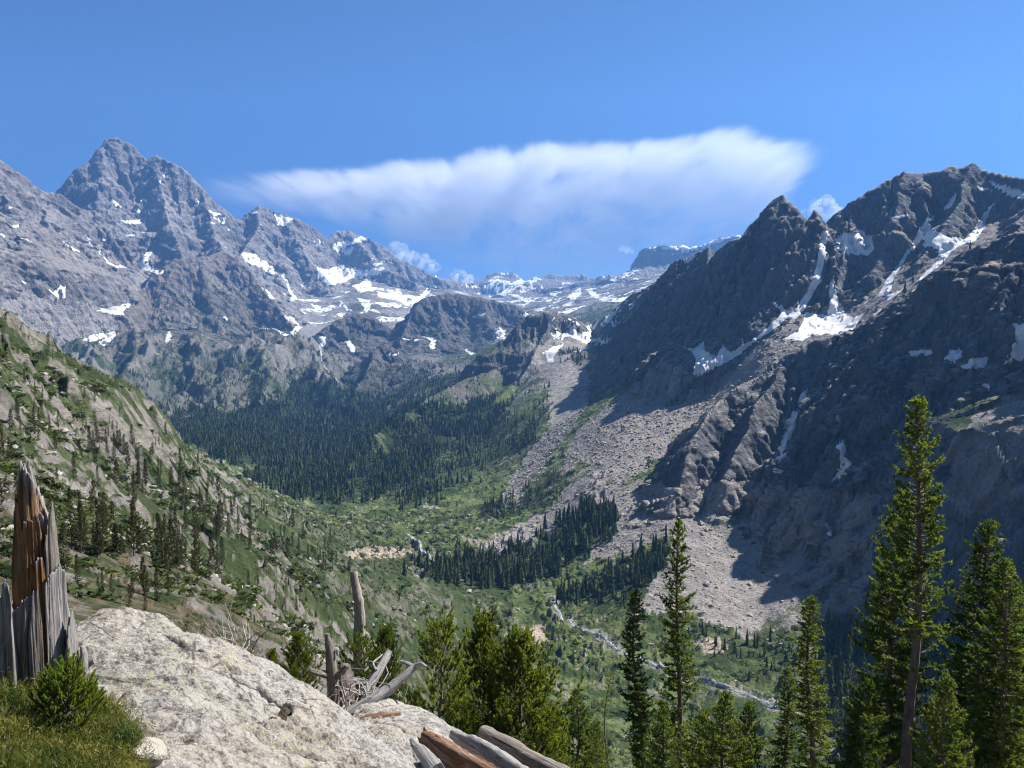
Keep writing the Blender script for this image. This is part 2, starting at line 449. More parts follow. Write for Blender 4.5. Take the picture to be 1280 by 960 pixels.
def ridge_field(X, Y, E0):
    """Highest of the base surface and all ridges; also which family the ground belongs to."""
    Z = E0.copy()
    ID = np.zeros(X.shape, np.int8)
    CL = np.zeros(X.shape, np.float32)          # how far up a cliff
    DR = np.full(X.shape, 900.0, np.float32)    # metres below the crest
    rr = np.sqrt(X * X + Y * Y)
    for ri, rd in enumerate(RIDGES):
        pts = np.array([P(*q) for q in rd['p']], np.float32)
        s1, h1, s2 = rd['s']; fa, fw = rd['fl']
        zmax = pts[:, 2].max() + 600
        reach = (h1 / s1 + (zmax) / s2) * 1.2 + 100
        m = (X > pts[:, 0].min() - reach) & (X < pts[:, 0].max() + reach) & (Y > pts[:, 1].min() - reach) & (Y < pts[:, 1].max() + reach)
        idx = np.nonzero(m)
        x, y = X[idx], Y[idx]; best = np.full(x.shape, -1e9, np.float32); bdrop = np.zeros_like(best); mdrop = np.full_like(best, 900.0)
        L = 0.0
        for a, b in zip(pts[:-1], pts[1:]):
            ab = b - a; l2 = ab[0] ** 2 + ab[1] ** 2; ln = math.sqrt(l2)
            t = ((x - a[0]) * ab[0] + (y - a[1]) * ab[1]) / max(l2, 1e-6)
            tc = np.clip(t, 0, 1)
            dx = x - a[0] - tc * ab[0]; dy = y - a[1] - tc * ab[1]
            d = np.sqrt(dx * dx + dy * dy)
            # flutes that run straight down the face
            al = (L + t * ln) / fw
            pass
            nz1 = np.abs(n2(al + 13.7 * ri, d / (fw * 5))) * 2.4 - 0.62 + 0.6 * (np.abs(n2(al * 2.9 + 5.1 * ri, d / (fw * 2.2))) * 2 - 0.45)
            d2 = d + fa * nz1 * np.minimum(d, fw * 1.1) * np.clip(2.2 - d * s1 / h1 * 0.8, 0.12, 1)
            hh = h1 if 'zb' not in rd else np.maximum(a[2] + tc * ab[2] - rd['zb'], 15)
            d1 = hh / s1; h2 = rd.get('h2', h1 * 0.9); dd = h2 / s2
            drop = np.where(d2 < d1, d2 * s1, hh + (d2 - d1) * s2)
            drop = np.where(d2 > d1 + dd, hh + h2 + (d2 - d1 - dd) * 1.7, drop)
            h = a[2] + tc * ab[2] - drop
            g = h > best
            best = np.where(g, h, best); bdrop = np.where(g, drop / hh, bdrop); mdrop = np.where(g, drop, mdrop)
            L += ln
        cur = Z[idx]
        k = 0.006 * rr[idx]
        hgt = best - cur
        w = np.clip(hgt / k + 0.5, 0, 1)          # a small fillet where a face meets the ground
        znew = cur + np.maximum(hgt, 0)
        znew = np.where(np.abs(hgt) < k * 0.5, cur + w * w * k * 0.5, znew)
        Z[idx] = znew
        up = best > cur
        i2 = ID[idx]; i2[up] = rd['id']; ID[idx] = i2
        d3 = DR[idx]; DR[idx] = np.where(up, mdrop, d3)
        c2 = CL[idx]; c2 = np.where(up, np.clip(1.25 - bdrop, 0, 1), c2); CL[idx] = c2
    return Z, ID, CL, DR


# ------------------------------------------------------------------ the grid
AZ = np.concatenate([np.linspace(-1.35, -0.66, 46)[:-1], np.linspace(-0.66, 0.66, 1230), np.linspace(0.66, 1.5, 130)[1:]]).astype(np.float64)
def _rows():
    seg = [(2.0, 40, 150), (40, 300, 170), (300, 800, 210), (800, 2000, 520), (2000, 3000, 150), (3000, 4500, 140), (4500, 8700, 470), (8700, 12500, 100)]
    out = []
    for a, b, n in seg:
        out.append(np.exp(np.linspace(math.log(a), math.log(b), n, endpoint=False)))
    return np.concatenate(out + [np.array([12500.0])])
RAD = _rows()
NA, NR = len(AZ), len(RAD)


def upsample(c, ia, ir):
    """Bilinear from the coarse grid at float indices ir (rows) x ia (columns)."""
    r0 = np.clip(np.floor(ir).astype(int), 0, c.shape[0] - 2); fr = (ir - r0)[:, None].astype(np.float32)
    a0 = np.clip(np.floor(ia).astype(int), 0, c.shape[1] - 2); fa = (ia - a0)[None].astype(np.float32)
    t = c[r0] * (1 - fr) + c[r0 + 1] * fr
    return t[:, a0] * (1 - fa) + t[:, a0 + 1] * fa


def build_heights():
    ca = np.unique(np.concatenate([np.arange(0, NA, 2), [NA - 1]])); cr = np.unique(np.concatenate([np.arange(0, NR, 2), [NR - 1]]))
    az = AZ[ca][None].astype(np.float32); r = RAD[cr][:, None].astype(np.float32)
    A, RR = np.broadcast_arrays(az, r)
    X = (np.sin(A) * RR).astype(np.float32); Y = (np.cos(A) * RR).astype(np.float32)
    E = base_e(A, RR)
    Zb = (E * RR).astype(np.float32)
    # bend the coordinates a little so that ridge feet and gullies wander
    wl = 0.10 * RR; amp = 0.0045 * RR
    S1 = np.log(RR) * 10
    wx = amp * fbm2(A * 11, S1, 4); wy = amp * fbm2(A * 11 + 50, S1 + 50, 4) * 1.5
    Z, ID, CL, DR = ridge_field(X + wx, Y + wy, Zb)
    ia = np.interp(np.arange(NA), ca, np.arange(len(ca))); ir = np.interp(np.arange(NR), cr, np.arange(len(cr)))
    Zf = upsample(Z, ia, ir); CLf = upsample(CL, ia, ir); DRf = upsample(DR, ia, ir)
    IDf = ID[np.round(ir).astype(int)][:, np.round(ia).astype(int)]
    return Zf, CLf, IDf, DRf

Zt, CLIFF, FAM, DROP = build_heights()
Ag, Rg = [q.astype(np.float32) for q in np.broadcast_arrays(AZ[None], RAD[:, None])]
Xg = (np.sin(Ag) * Rg).astype(np.float32); Yg = (np.cos(Ag) * Rg).astype(np.float32)


# ragged edges: bend the look-up by noise that is fixed to the ground
_wu = (fbm2(Ag * 60, np.log(Rg) * 40, 4, 0.6) * 4.0).astype(np.float32)
_wv = (fbm2(Ag * 60 + 40, np.log(Rg) * 40 + 9, 4, 0.6) * 3.0).astype(np.float32)


def in_poly(poly, rmin, rmax, wob=1.0):
    poly = np.array(poly, np.float32)
    r0 = np.searchsorted(RAD, rmin); r1 = np.searchsorted(RAD, rmax)
    out = np.zeros(Zt.shape, bool)
    sub = (slice(r0, r1), slice(None))
    u = PU[sub] + wob * _wu[sub]; v = PV[sub] + wob * _wv[sub]
    m = (u > poly[:, 0].min()) & (u < poly[:, 0].max()) & (v > poly[:, 1].min()) & (v < poly[:, 1].max())
    ii = np.nonzero(m)
    if len(ii[0]) == 0: return out
    x, y = u[ii], v[ii]; c = np.zeros(len(x), bool)
    n = len(poly)
    for i in range(n):
        x1, y1 = poly[i]; x2, y2 = poly[(i + 1) % n]
        if y1 == y2: continue
        cond = (y1 > y) != (y2 > y)
        c ^= cond & (x < (x2 - x1) * (y - y1) / (y2 - y1) + x1)
    o = np.zeros(m.shape, bool); o[ii] = c
    out[sub] = o
    return out


SCREE = [
 ([(800,765),(815,720),(835,690),(850,640),(880,600),(960,600),(1100,620),(1090,700),(1080,760),(1010,780),(935,797),(860,765)], 640, 1060),
 ([(1010,412),(960,470),(905,497),(868,540),(800,590),(745,628),(700,660),(640,682),(612,692),(598,682),(680,640),(720,592),(752,560),(800,530),(870,490),(950,440),(990,412)], 900, 1600),
 ([(742,622),(800,600),(850,610),(846,660),(790,690),(722,706),(772,664)], 850, 1150),
 ([(655,435),(700,418),(742,428),(746,462),(726,520),(696,560),(668,600),(622,645),(642,590),(690,530),(684,480)], 1200, 2900),
 ([(1178,625),(1185,560),(1235,500),(1290,490),(1290,610),(1220,650)], 640, 1050),
 ([(830,450),(870,470),(800,540),(700,590),(720,540),(780,490)], 1300, 2000),
 ([(640,785),(680,782),(690,800),(650,806),(634,796)], 600, 900),
 ([(840,770),(930,760),(900,740),(820,735)], 600, 900),
]


def project():
    f = Yg * CP - Zt * SP
    return (np.where(f > 1, 640 + F_PX * Xg / np.maximum(f, 1), -9999).astype(np.float32), np.where(f > 1, 480 - F_PX * (Yg * SP + Zt * CP) / np.maximum(f, 1), -9999).astype(np.float32))


def add_detail():
    global Zt
    loose = np.zeros(Zt.shape, np.float32)
    for q, a, b in SCREE: loose = np.maximum(loose, in_poly(q, a, b, 2.0))
    firm = 1 - 0.85 * loose
    far = smoothstep(2600, 4500, Rg)
    rug = np.clip(CLIFF * 1.2, 0, 1)
    near = ridged2(Xg / 130, Yg / 130, 6, 0.52) - 0.55
    farn = ridged2(Xg / 520 + 7, Yg / 520, 6, 0.52) - 0.55
    mtn = (FAM >= 2) | (Rg > 2500)
    rug = np.where((FAM < 2), 0.32 * smoothstep(2500, 3600, Rg) * smoothstep(-0.2, 0.3, fbm2(Xg / 700 + 5, Yg / 700, 3)), rug)
    rug = rug.astype(np.float32); talus = np.where((FAM == 3), 0.12 + 0.88 * smoothstep(0.24, 0.5, CLIFF), 1.0)
    calm = 0.22 + 0.78 * smoothstep(0.0, 1.0, DROP / (45 + 130 * far))
    Zt = Zt + firm * calm * np.where(mtn, 1.0, 0.0) * ((1 - far) * near * (8 + 26 * rug) * talus + far * (farn * (34 + 80 * rug) + (FAM == 2) * smoothstep(0.15, 0.5, fbm2(Xg / 900 + 3, Yg / 900, 3) + 0.35 + rug) * (ridged2((Xg + 0.6 * Yg) / 210, (Yg - 0.5 * Xg) / 520, 5, 0.55) - 0.5) * 52)) * smoothstep(700, 900, Rg)
    # gentle ground: hummocks, small outcrops
    amp = np.clip(Rg / 260, 0.04, 1.0) * (1 - np.clip(mtn * rug, 0, 1))
    h = fbm2(Xg / 45, Yg / 45, 5, 0.5)
    outc = np.maximum(ridged2(Xg / 32 + 3, Yg / 32, 4, 0.55) - 0.62, 0) * 10
    Zt = Zt + firm * amp * (1.8 * h + 1.5 * outc * (FAM < 2)) * np.where(Rg > 8, 1, 0)
    # ribs and gullies running down the wooded apron under the left massif
    ap = smoothstep(2500, 3000, Rg) * smoothstep(4900, 4300, Rg) * smoothstep(-0.13, -0.2, Ag) * (FAM < 2)
    Zt = Zt + ap * ((ridged2((Xg * 0.93 + Yg * 0.37) / 260 + 4, (Yg * 0.93 - Xg * 0.37) / 700, 4, 0.5) - 0.5) * 120 + (ridged2(Xg / 90, Yg / 130 + 3, 4, 0.55) - 0.5) * 34)
    # broken outcrops on the near hillside
    hs = (FAM < 2) * (Ag < 0.12) * smoothstep(25, 60, Rg) * smoothstep(1500, 900, Rg)
    q = n2(Ag * 60, np.log(Rg) * 34) + 0.55 * n2(Ag * 130 + 3, np.log(Rg) * 80)
    q2 = ridged2(Ag * 38 + 11, np.log(Rg) * 20, 4, 0.55) - 0.55
    Zt = Zt + hs * Rg * (0.0042 * np.sign(q) * np.abs(q) ** 0.45 + 0.016 * np.maximum(q2, 0)) * smoothstep(-0.2, 0.3, fbm2(Ag * 9 + 3, np.log(Rg) * 9, 3))
    big = fbm2(Xg / 240 + 9, Yg / 240, 3, 0.5) * 5 * smoothstep(250, 600, Rg) * (1 - far)
    Zt = Zt + big
    Zt = Zt.astype(np.float32)
PU, PV = project()
add_detail()


def ground(x, y):
    """Height of the terrain under the point (x, y); arrays or numbers."""
    x = np.asarray(x, np.float64); y = np.asarray(y, np.float64)
    ia = np.interp(np.arctan2(x, y), AZ, np.arange(NA)); ir = np.interp(np.log(np.maximum(np.hypot(x, y), 2.0)), np.log(RAD), np.arange(NR))
    a0 = np.clip(ia.astype(int), 0, NA - 2); r0 = np.clip(ir.astype(int), 0, NR - 2)
    fa = ia - a0; fr = ir - r0
    return (Zt[r0, a0] * (1 - fr) * (1 - fa) + Zt[r0 + 1, a0] * fr * (1 - fa) + Zt[r0, a0 + 1] * (1 - fr) * fa + Zt[r0 + 1, a0 + 1] * fr * fa)


def on_ground(u, v, rmin=9.0, rmax=1e9):
    """First place where the line of sight through pixel (u, v) meets the terrain beyond rmin."""
    d = ray(u, v); az = math.atan2(d[0], d[1]); e = d[2] / math.hypot(d[0], d[1])
    ia = np.interp(az, AZ, np.arange(NA)); a0 = min(int(ia), NA - 2); fa = ia - a0
    col = (Zt[:, a0] * (1 - fa) + Zt[:, a0 + 1] * fa) / RAD
    k = np.nonzero((col >= e) & (RAD >= rmin) & (RAD <= rmax))[0]
    if len(k) == 0: return None
    i = k[0]
    r = RAD[i]
    if i > 0 and col[i - 1] < e and RAD[i - 1] >= rmin:
        t = (e - col[i - 1]) / (col[i] - col[i - 1]); r = RAD[i - 1] * (1 - t) + RAD[i] * t
    return np.array((math.sin(az) * r, math.cos(az) * r, e * r))


def normals():
    Xd = np.stack([Xg, Yg, Zt], -1)
    da = np.gradient(Xd, axis=1); dr = np.gradient(Xd, axis=0)
    n = np.cross(da, dr)
    n /= np.linalg.norm(n, axis=-1, keepdims=True) + 1e-9
    n[n[..., 2] < 0] *= -1
    return n.astype(np.float32)
NRM = normals()


def blocks(x, y, z, seed):
    """Faceted relief: every cell of a jittered lattice is a tilted plane; cells meet at sharp steps."""
    xi, yi, zi = np.floor(x), np.floor(y), np.floor(z)
    best = np.full(x.shape, 1e9, np.float32); val = np.zeros(x.shape, np.float32)
    sx = np.where(x - xi > 0.5, 1, -1); sy = np.where(y - yi > 0.5, 1, -1); sz = np.where(z - zi > 0.5, 1, -1)
    for i in (0, 1):
        for j in (0, 1):
            for k in (0, 1):
                cx, cy_, cz = xi + sx * i, yi + sy * j, zi + sz * k
                h = _perm[_perm[_perm[(cx.astype(np.int32) + seed) & 255] + (cy_.astype(np.int32) & 255)] + (cz.astype(np.int32) & 255)]
                g = _g3[h]; g2_ = _g3[(h * 7 + 3) & 255]
                dx, dy, dz = x - cx - 0.5 - 0.33 * g[..., 0], y - cy_ - 0.5 - 0.33 * g[..., 1], z - cz - 0.5 - 0.33 * g[..., 2]
                d = dx * dx + dy * dy + dz * dz
                m = d < best
                best = np.where(m, d, best); val = np.where(m, g[..., 2] * 0.8 + g2_[..., 0] * dx + g2_[..., 1] * dy + g2_[..., 2] * dz, val)
    return val


def crag():
    """Push steep rock in and out along its face: ledges, blocks and cracks."""
    global Xg, Yg, NRM
    steep = smoothstep(0.80, 0.62, NRM[..., 2]) * (FAM >= 2)
    L = np.where(Rg < 3000, 1.0, 3.2).astype(np.float32)
    st = 0.18 * Xg + 0.10 * Yg
    a = 1 - 2.2 * np.abs(n3(Xg / (34 * L), Yg / (34 * L), (Zt + st) / (110 * L)))
    b = 1 - 2.2 * np.abs(n3(Xg / (13 * L) + 9, Yg / (13 * L), (Zt + st) / (38 * L)))
    c = n3(Xg / (40 * L), Yg / (40 * L), (Zt + st) / (8 * L)); c = np.sign(c) * np.abs(c) ** 0.4
    e = n3(Xg / (7 * L), Yg / (7 * L), Zt / (9 * L))
    wx_ = n3(Xg / (30 * L), Yg / (30 * L), Zt / (30 * L)) * 0.35
    k1 = np.zeros_like(Zt); k2 = np.zeros_like(Zt); ii = np.nonzero(steep > 0.02)
    xx, yy, zz, ll, ww = Xg[ii], Yg[ii], (Zt + st)[ii], L[ii], wx_[ii]
    k1[ii] = blocks(xx / (26 * ll) + ww, yy / (26 * ll), zz / (38 * ll) + ww, 5); k2[ii] = blocks(xx / (10 * ll) + ww, yy / (10 * ll), zz / (13 * ll), 77)
    d = (2.6 * a + 1.2 * b + 1.0 * c + 0.5 * e + 5.2 * k1 + 2.4 * k2) * L * steep * (0.35 + 0.65 * smoothstep(0, 40, DROP))
    h = np.sqrt(NRM[..., 0] ** 2 + NRM[..., 1] ** 2) + 1e-6
    # keep the push well inside the width of a cell's neighbourhood so that the sheet never folds over itself
    dx, dy = NRM[..., 0] / h * d, NRM[..., 1] / h * d
    Xn, Yn = Xg + dx, Yg + dy
    Xg, Yg = Xn.astype(np.float32), Yn.astype(np.float32)
    NRM = normals()
XG0, YG0 = Xg, Yg
PU, PV = project()
crag()

def C1(l): return [(x * .336, 140 + y * .336) for x, y in l]
def C2(l): return [(400 + x * .336, 240 + y * .336) for x, y in l]
def C3(l): return [(780 + x * .39, 180 + y * .39) for x, y in l]

SNOW = []
for q in [
 [(895,530),(940,528),(985,562),(1030,600),(1000,602),(960,574),(920,560)], [(1045,608),(1062,608),(1102,690),(1085,692)], [(972,643),(1020,690),(1003,692)],
 [(238,485),(288,515),(275,518)], [(318,458),(354,505),(340,502)], [(363,516),(442,585),(425,582),(370,527)],
 [(530,530),(567,523),(552,560),(562,580),(606,588),(590,602),(540,582),(518,565),(545,550)], [(178,658),(205,670),(215,650),(240,653),(236,680),(247,685),(215,692)],
 [(368,737),(440,720),(482,713),(460,737),(430,752)], [(298,852),(340,830),(412,820),(400,832),(340,853)], [(345,875),(427,818),(428,835),(380,875)], [(243,873),(275,855),(276,862),(252,876)],
 [(1030,378),(1082,398),(1060,418),(1038,412)], [(1063,763),(1090,768),(1117,800),(1090,828),(1078,820),(1100,795)], [(1008,800),(1072,828),(1060,835)], [(938,818),(960,842),(948,842)],
 [(633,930),(677,908),(660,937),(640,942)], [(613,850),(630,818),(637,830),(622,860)], [(413,318),(458,352),(430,348)], [(453,403),(527,403),(515,417),(470,414)], [(368,468),(412,470),(390,480)],
 [(468,460),(507,452),(500,462)], [(726,323),(762,342),(745,348)], [(714,338),(752,362),(740,362)], [(778,368),(818,380),(800,386)], [(763,393),(797,417),(785,415)], [(790,396),(835,393),(825,410)],
 [(1035,905),(1080,918),(1060,922)], [(985,765),(1010,770),(1000,778)], [(1160,715),(1190,725),(1180,732)], [(1120,735),(1140,748),(1130,752)], [(1240,497),(1280,480),(1280,520),(1260,520)],
 [(940,375),(960,365),(955,378)], [(600,236),(625,238),(618,246)], [(585,250),(600,258),(592,268)], [(30,352),(48,356),(38,360)], [(0,450),(14,460),(4,466)], [(90,625),(108,636),(100,640)],
 [(830,760),(850,770),(845,776)], [(40,424),(70,420),(66,430)], [(80,470),(104,478),(98,484)], [(438,570),(470,572),(455,580)], [(498,365),(520,372),(533,388),(515,382)], [(580,482),(612,492),(660,512),(655,518),(610,500)], [(1180,470),(1200,490),(1190,494)], [(560,360),(590,362),(575,372)]]:
    SNOW.append((C1(q), 4300, 9500, 0.5))
for q in [
 [(48,207),(85,183),(120,185),(150,163),(164,178),(130,192),(90,202),(68,224)], [(88,227),(120,206),(130,220),(105,234)], [(0,280),(40,290),(90,273),(130,290),(180,290),(215,276),(237,290),(215,312),(170,307),(130,312),(80,337),(30,342),(0,322)],
 [(128,347),(165,335),(182,328),(197,365),(150,370)], [(338,402),(380,380),(402,353),(392,387),(360,417),(328,420)], [(218,373),(300,383),(337,415),(320,422),(280,402),(223,392)],
 [(70,400),(100,425),(118,440),(104,440)], [(145,395),(185,405),(180,412),(150,405)], [(195,265),(232,262),(212,275)], [(250,360),(275,365),(260,372)], [(160,415),(182,418),(180,440),(165,440)], [(280,372),(296,366),(320,400),(310,400)]]:
    SNOW.append((C2(q), 5200, 9500, 0.5))
for q in [
 [(608,347),(700,338),(772,318),(740,352),(690,367),(620,357)], [(698,375),(760,393),(805,405),(770,412)], [(780,330),(800,326),(790,345)], [(820,350),(835,352),(826,362)], [(640,370),(690,376),(680,384)],
 [(928,387),(965,358),(972,375),(945,402)], [(998,363),(1030,375),(1040,388),(1135,393),(1120,404),(1050,402),(1015,387)], [(860,380),(895,372),(880,390)], [(745,350),(760,352),(752,372)], [(700,360),(730,352),(722,366)], [(520,345),(600,350),(560,356)],
 [(830,400),(870,396),(850,406)], [(905,420),(940,410),(930,425)]]:
    SNOW.append((C2(q), 5400, 12000, 0.7))
for q in [[(648,522),(668,508),(692,545),(668,547)], [(756,455),(780,446),(788,467)], [(598,617),(632,608),(627,622)], [(93,560),(112,558),(137,590),(118,594)], [(248,605),(290,600),(270,614)], [(590,455),(618,450),(606,462)], [(380,540),(430,545),(425,575),(412,575),(412,550)], [(310,545),(380,550),(340,556)], [(540,590),(575,598),(560,604)], [(0,540),(20,545),(18,570),(4,570)]]:
    SNOW.append((C2(q), 3600, 5600, 0.5))
for q in [[(833,597),(905,566),(868,612),(867,628),(855,628)], [(910,532),(945,508),(957,525),(1002,520),(992,562),(960,547)], [(988,495),(1050,483),(1075,453),(1112,443),(1087,472),(1050,497),(1010,517)], [(1018,546),(1122,548),(1100,564),(1025,562)],
 [(1088,478),(1130,490),(1180,495),(1215,488),(1250,428),(1277,418),(1272,490),(1230,542),(1180,582),(1138,572),(1170,530),(1190,502),(1130,500)]]:
    SNOW.append((C2(q), 2150, 3600, 0.4))
for q in [
 [(630,285),(642,288),(636,400),(619,450),(594,500),(570,537),(545,562),(512,562),(472,592),(422,627),(382,662),(332,697),(290,717),(240,740),(223,732),(235,690),(225,665),(186,645),(230,655),(262,630),(268,660),(300,680),(320,638),(335,662),(370,655),(420,620),(470,570),(500,545),(468,503),(520,540),(550,525),(580,480),(600,430),(618,370)],
 [(585,540),(630,548),(648,550),(658,520),(652,480),(662,438),(675,470),(692,520),(707,545),(735,560),(710,590),(680,607),(640,607),(600,612),(575,627),(518,622),(560,600),(580,565)], [(688,602),(740,558),(764,548),(730,597),(710,610)],
 [(678,305),(710,290),(755,283),(797,298),(800,340),(770,352),(710,347),(683,327)],
 [(813,487),(848,430),(878,390),(908,350),(933,310),(943,285),(958,265),(963,241),(994,238),(980,262),(1002,280),(1027,298),(1072,303),(1084,315),(1042,352),(1002,392),(962,422),(928,447),(940,430),(975,395),(1005,370),(1000,340),(960,330),(965,315),(960,290),(950,320),(925,345),(895,387),(867,432),(862,452),(850,480),(880,468),(917,453),(850,499),(843,480)],
 [(1078,322),(1108,290),(1138,250),(1163,215),(1184,188),(1172,225),(1152,267),(1132,302),(1110,312)], [(1163,116),(1210,133),(1290,153),(1290,180),(1230,162)], [(835,213),(860,233),(910,223),(885,237),(850,236)],
 [(188,372),(220,358),(232,360),(205,380)], [(1130,130),(1150,140),(1175,150),(1150,148)], [(1030,200),(1068,160),(1050,195),(1032,210)], [(765,510),(785,505),(775,515)]]:
    SNOW.append((C3(q), 1290, 2600, 0.35))
for q in [
 C3([(805,540),(850,500),(835,522),(812,542)]), C3([(912,665),(992,661),(985,675),(920,677)]), C3([(1043,687),(1048,665),(1080,658),(1082,680),(1060,699)]), C3([(1108,690),(1167,686),(1150,717),(1103,717)]),
 C3([(1250,588),(1290,573),(1290,690),(1245,690),(1218,702),(1250,650)]), C3([(592,783),(570,842),(558,838),(575,800)]), C3([(562,850),(542,905),(515,957),(508,952),(525,905)]), C3([(685,868),(695,868),(692,885),(686,880)]),
 [(987,526),(993,530),(986,556),(977,588),(967,587),(978,560),(985,535)], [(1049,555),(1054,551),(1057,575),(1063,578),(1056,591),(1039,601),(1050,585)], [(1031,654),(1039,660),(1037,668)], [(1048,518),(1052,517),(1051,528),(1048,526)], C3([(1160,770),(1172,770),(1168,790)])]:
    SNOW.append((q, 760, 1330, 0.25))
D_SNOW = C3([(70,327),(110,319),(200,321),(240,322),(320,294),(385,290),(375,300),(330,305),(265,325),(232,338),(150,352),(195,336),(120,332)])
SNOW.append((D_SNOW, 7500, 8800, 0.3))

MEADOW = [
 ([(930,797),(1010,745),(1090,680),(1100,700),(1040,752),(960,800)], 640, 1000), ([(905,655),(935,620),(958,628),(925,660)], 700, 1050),
 ([(745,480),(765,500),(730,560),(680,610),(600,660),(540,660),(600,600),(690,540)], 1000, 2300), ([(300,600),(430,632),(540,660),(700,720),(800,770),(960,800),(980,960),(500,960),(420,760),(330,690)], 400, 1500),
]
FOREST = [
 ([(205,530),(250,508),(310,512),(350,490),(385,470),(430,486),(470,500),(520,508),(600,505),(640,505),(610,540),(560,566),(520,600),(470,622),(400,630),(340,610),(280,577),(230,550)], 1150, 4300, 1.0),
 ([(515,712),(560,702),(600,694),(660,680),(700,655),(740,628),(775,642),(770,668),(730,692),(690,722),(640,735),(560,730)], 700, 1150, 1.0),
 ([(690,752),(740,722),(800,692),(838,677),(832,708),(785,750),(720,757)], 700, 1050, 1.0),
 ([(600,640),(640,622),(700,588),(720,592),(670,630),(610,655)], 1000, 1600, 0.5),
 ([(470,600),(560,560),(650,520),(690,500),(660,560),(560,620),(500,640)], 1300, 2700, 0.45),
 ([(130,470),(180,455),(230,436),(300,440),(360,462),(410,478),(400,500),(330,510),(200,525),(150,500)], 1900, 5200, 0.28),
 ([(400,480),(470,460),(560,470),(620,470),(600,505),(500,505)], 2300, 4600, 0.35),
 ([(1030,800),(1080,780),(1280,770),(1280,960),(1060,960),(1010,880)], 440, 760, 0.9),
 ([(860,790),(960,800),(1030,820),(1010,880),(960,860),(880,830)], 540, 740, 0.35),
 ([(700,440),(745,430),(775,440),(770,470),(720,460)], 2000, 2950, 0.4),
 ([(230,345),(330,380),(380,430),(300,430),(250,400)], 4700, 5800, 0.25),
]
SNOWM = np.zeros(Zt.shape, bool)
for q, a, b, w in SNOW:
    qa = np.array(q, np.float32); cc = qa.mean(0); ex = np.maximum(np.linalg.norm(qa - cc, axis=1, keepdims=True), 1e-3)
    SNOWM |= in_poly(qa + (qa - cc) / ex * np.minimum(2.0, 0.3 * ex), a, b, w)
_sb = fbm2(Xg / 330 + 21, Yg / 210 + 4, 5, 0.6); _sp = fbm2(Xg / 150 + 5, Yg / 90, 4, 0.6)
SNOWM |= (Rg > 5200) & (Rg < 11200) & (FAM != 2) & (_sb > 0.37) & (NRM[..., 2] > 0.80)
SNOWM |= (FAM == 2) & (Rg > 5600) & (_sp > 0.92) & (NRM[..., 2] > 0.62) & (Zt > 100)
SNOWM |= (Rg > 2300) & (Rg < 3600) & (PU > 690) & (PU < 850) & (PV > 375) & (PV < 440) & (_sp > 0.28) & (NRM[..., 2] > 0.7)
SNOWM &= ~((np.abs(n2(Xg / 35, Yg / 35)) > 0.52) & (Rg > 2600))
SCREEM = np.zeros(Zt.shape, np.float32)
for q, a, b in SCREE: SCREEM = np.maximum(SCREEM, in_poly(q, a, b, 2.0))
MEADM = np.zeros(Zt.shape, np.float32)
for q, a, b in MEADOW: MEADM = np.maximum(MEADM, in_poly(q, a, b, 2.0))
FORESTM = np.zeros(Zt.shape, np.float32)
for q, a, b, w in FOREST: FORESTM = np.maximum(FORESTM, in_poly(q, a, b, 3.4) * w)

STREAM = [(690,745),(692,758),(700,772),(716,781),(736,788),(756,798),(775,813),(800,826),(822,836),(845,846),(870,851),(900,857),(925,864),(945,870),(962,878),(990,890)]

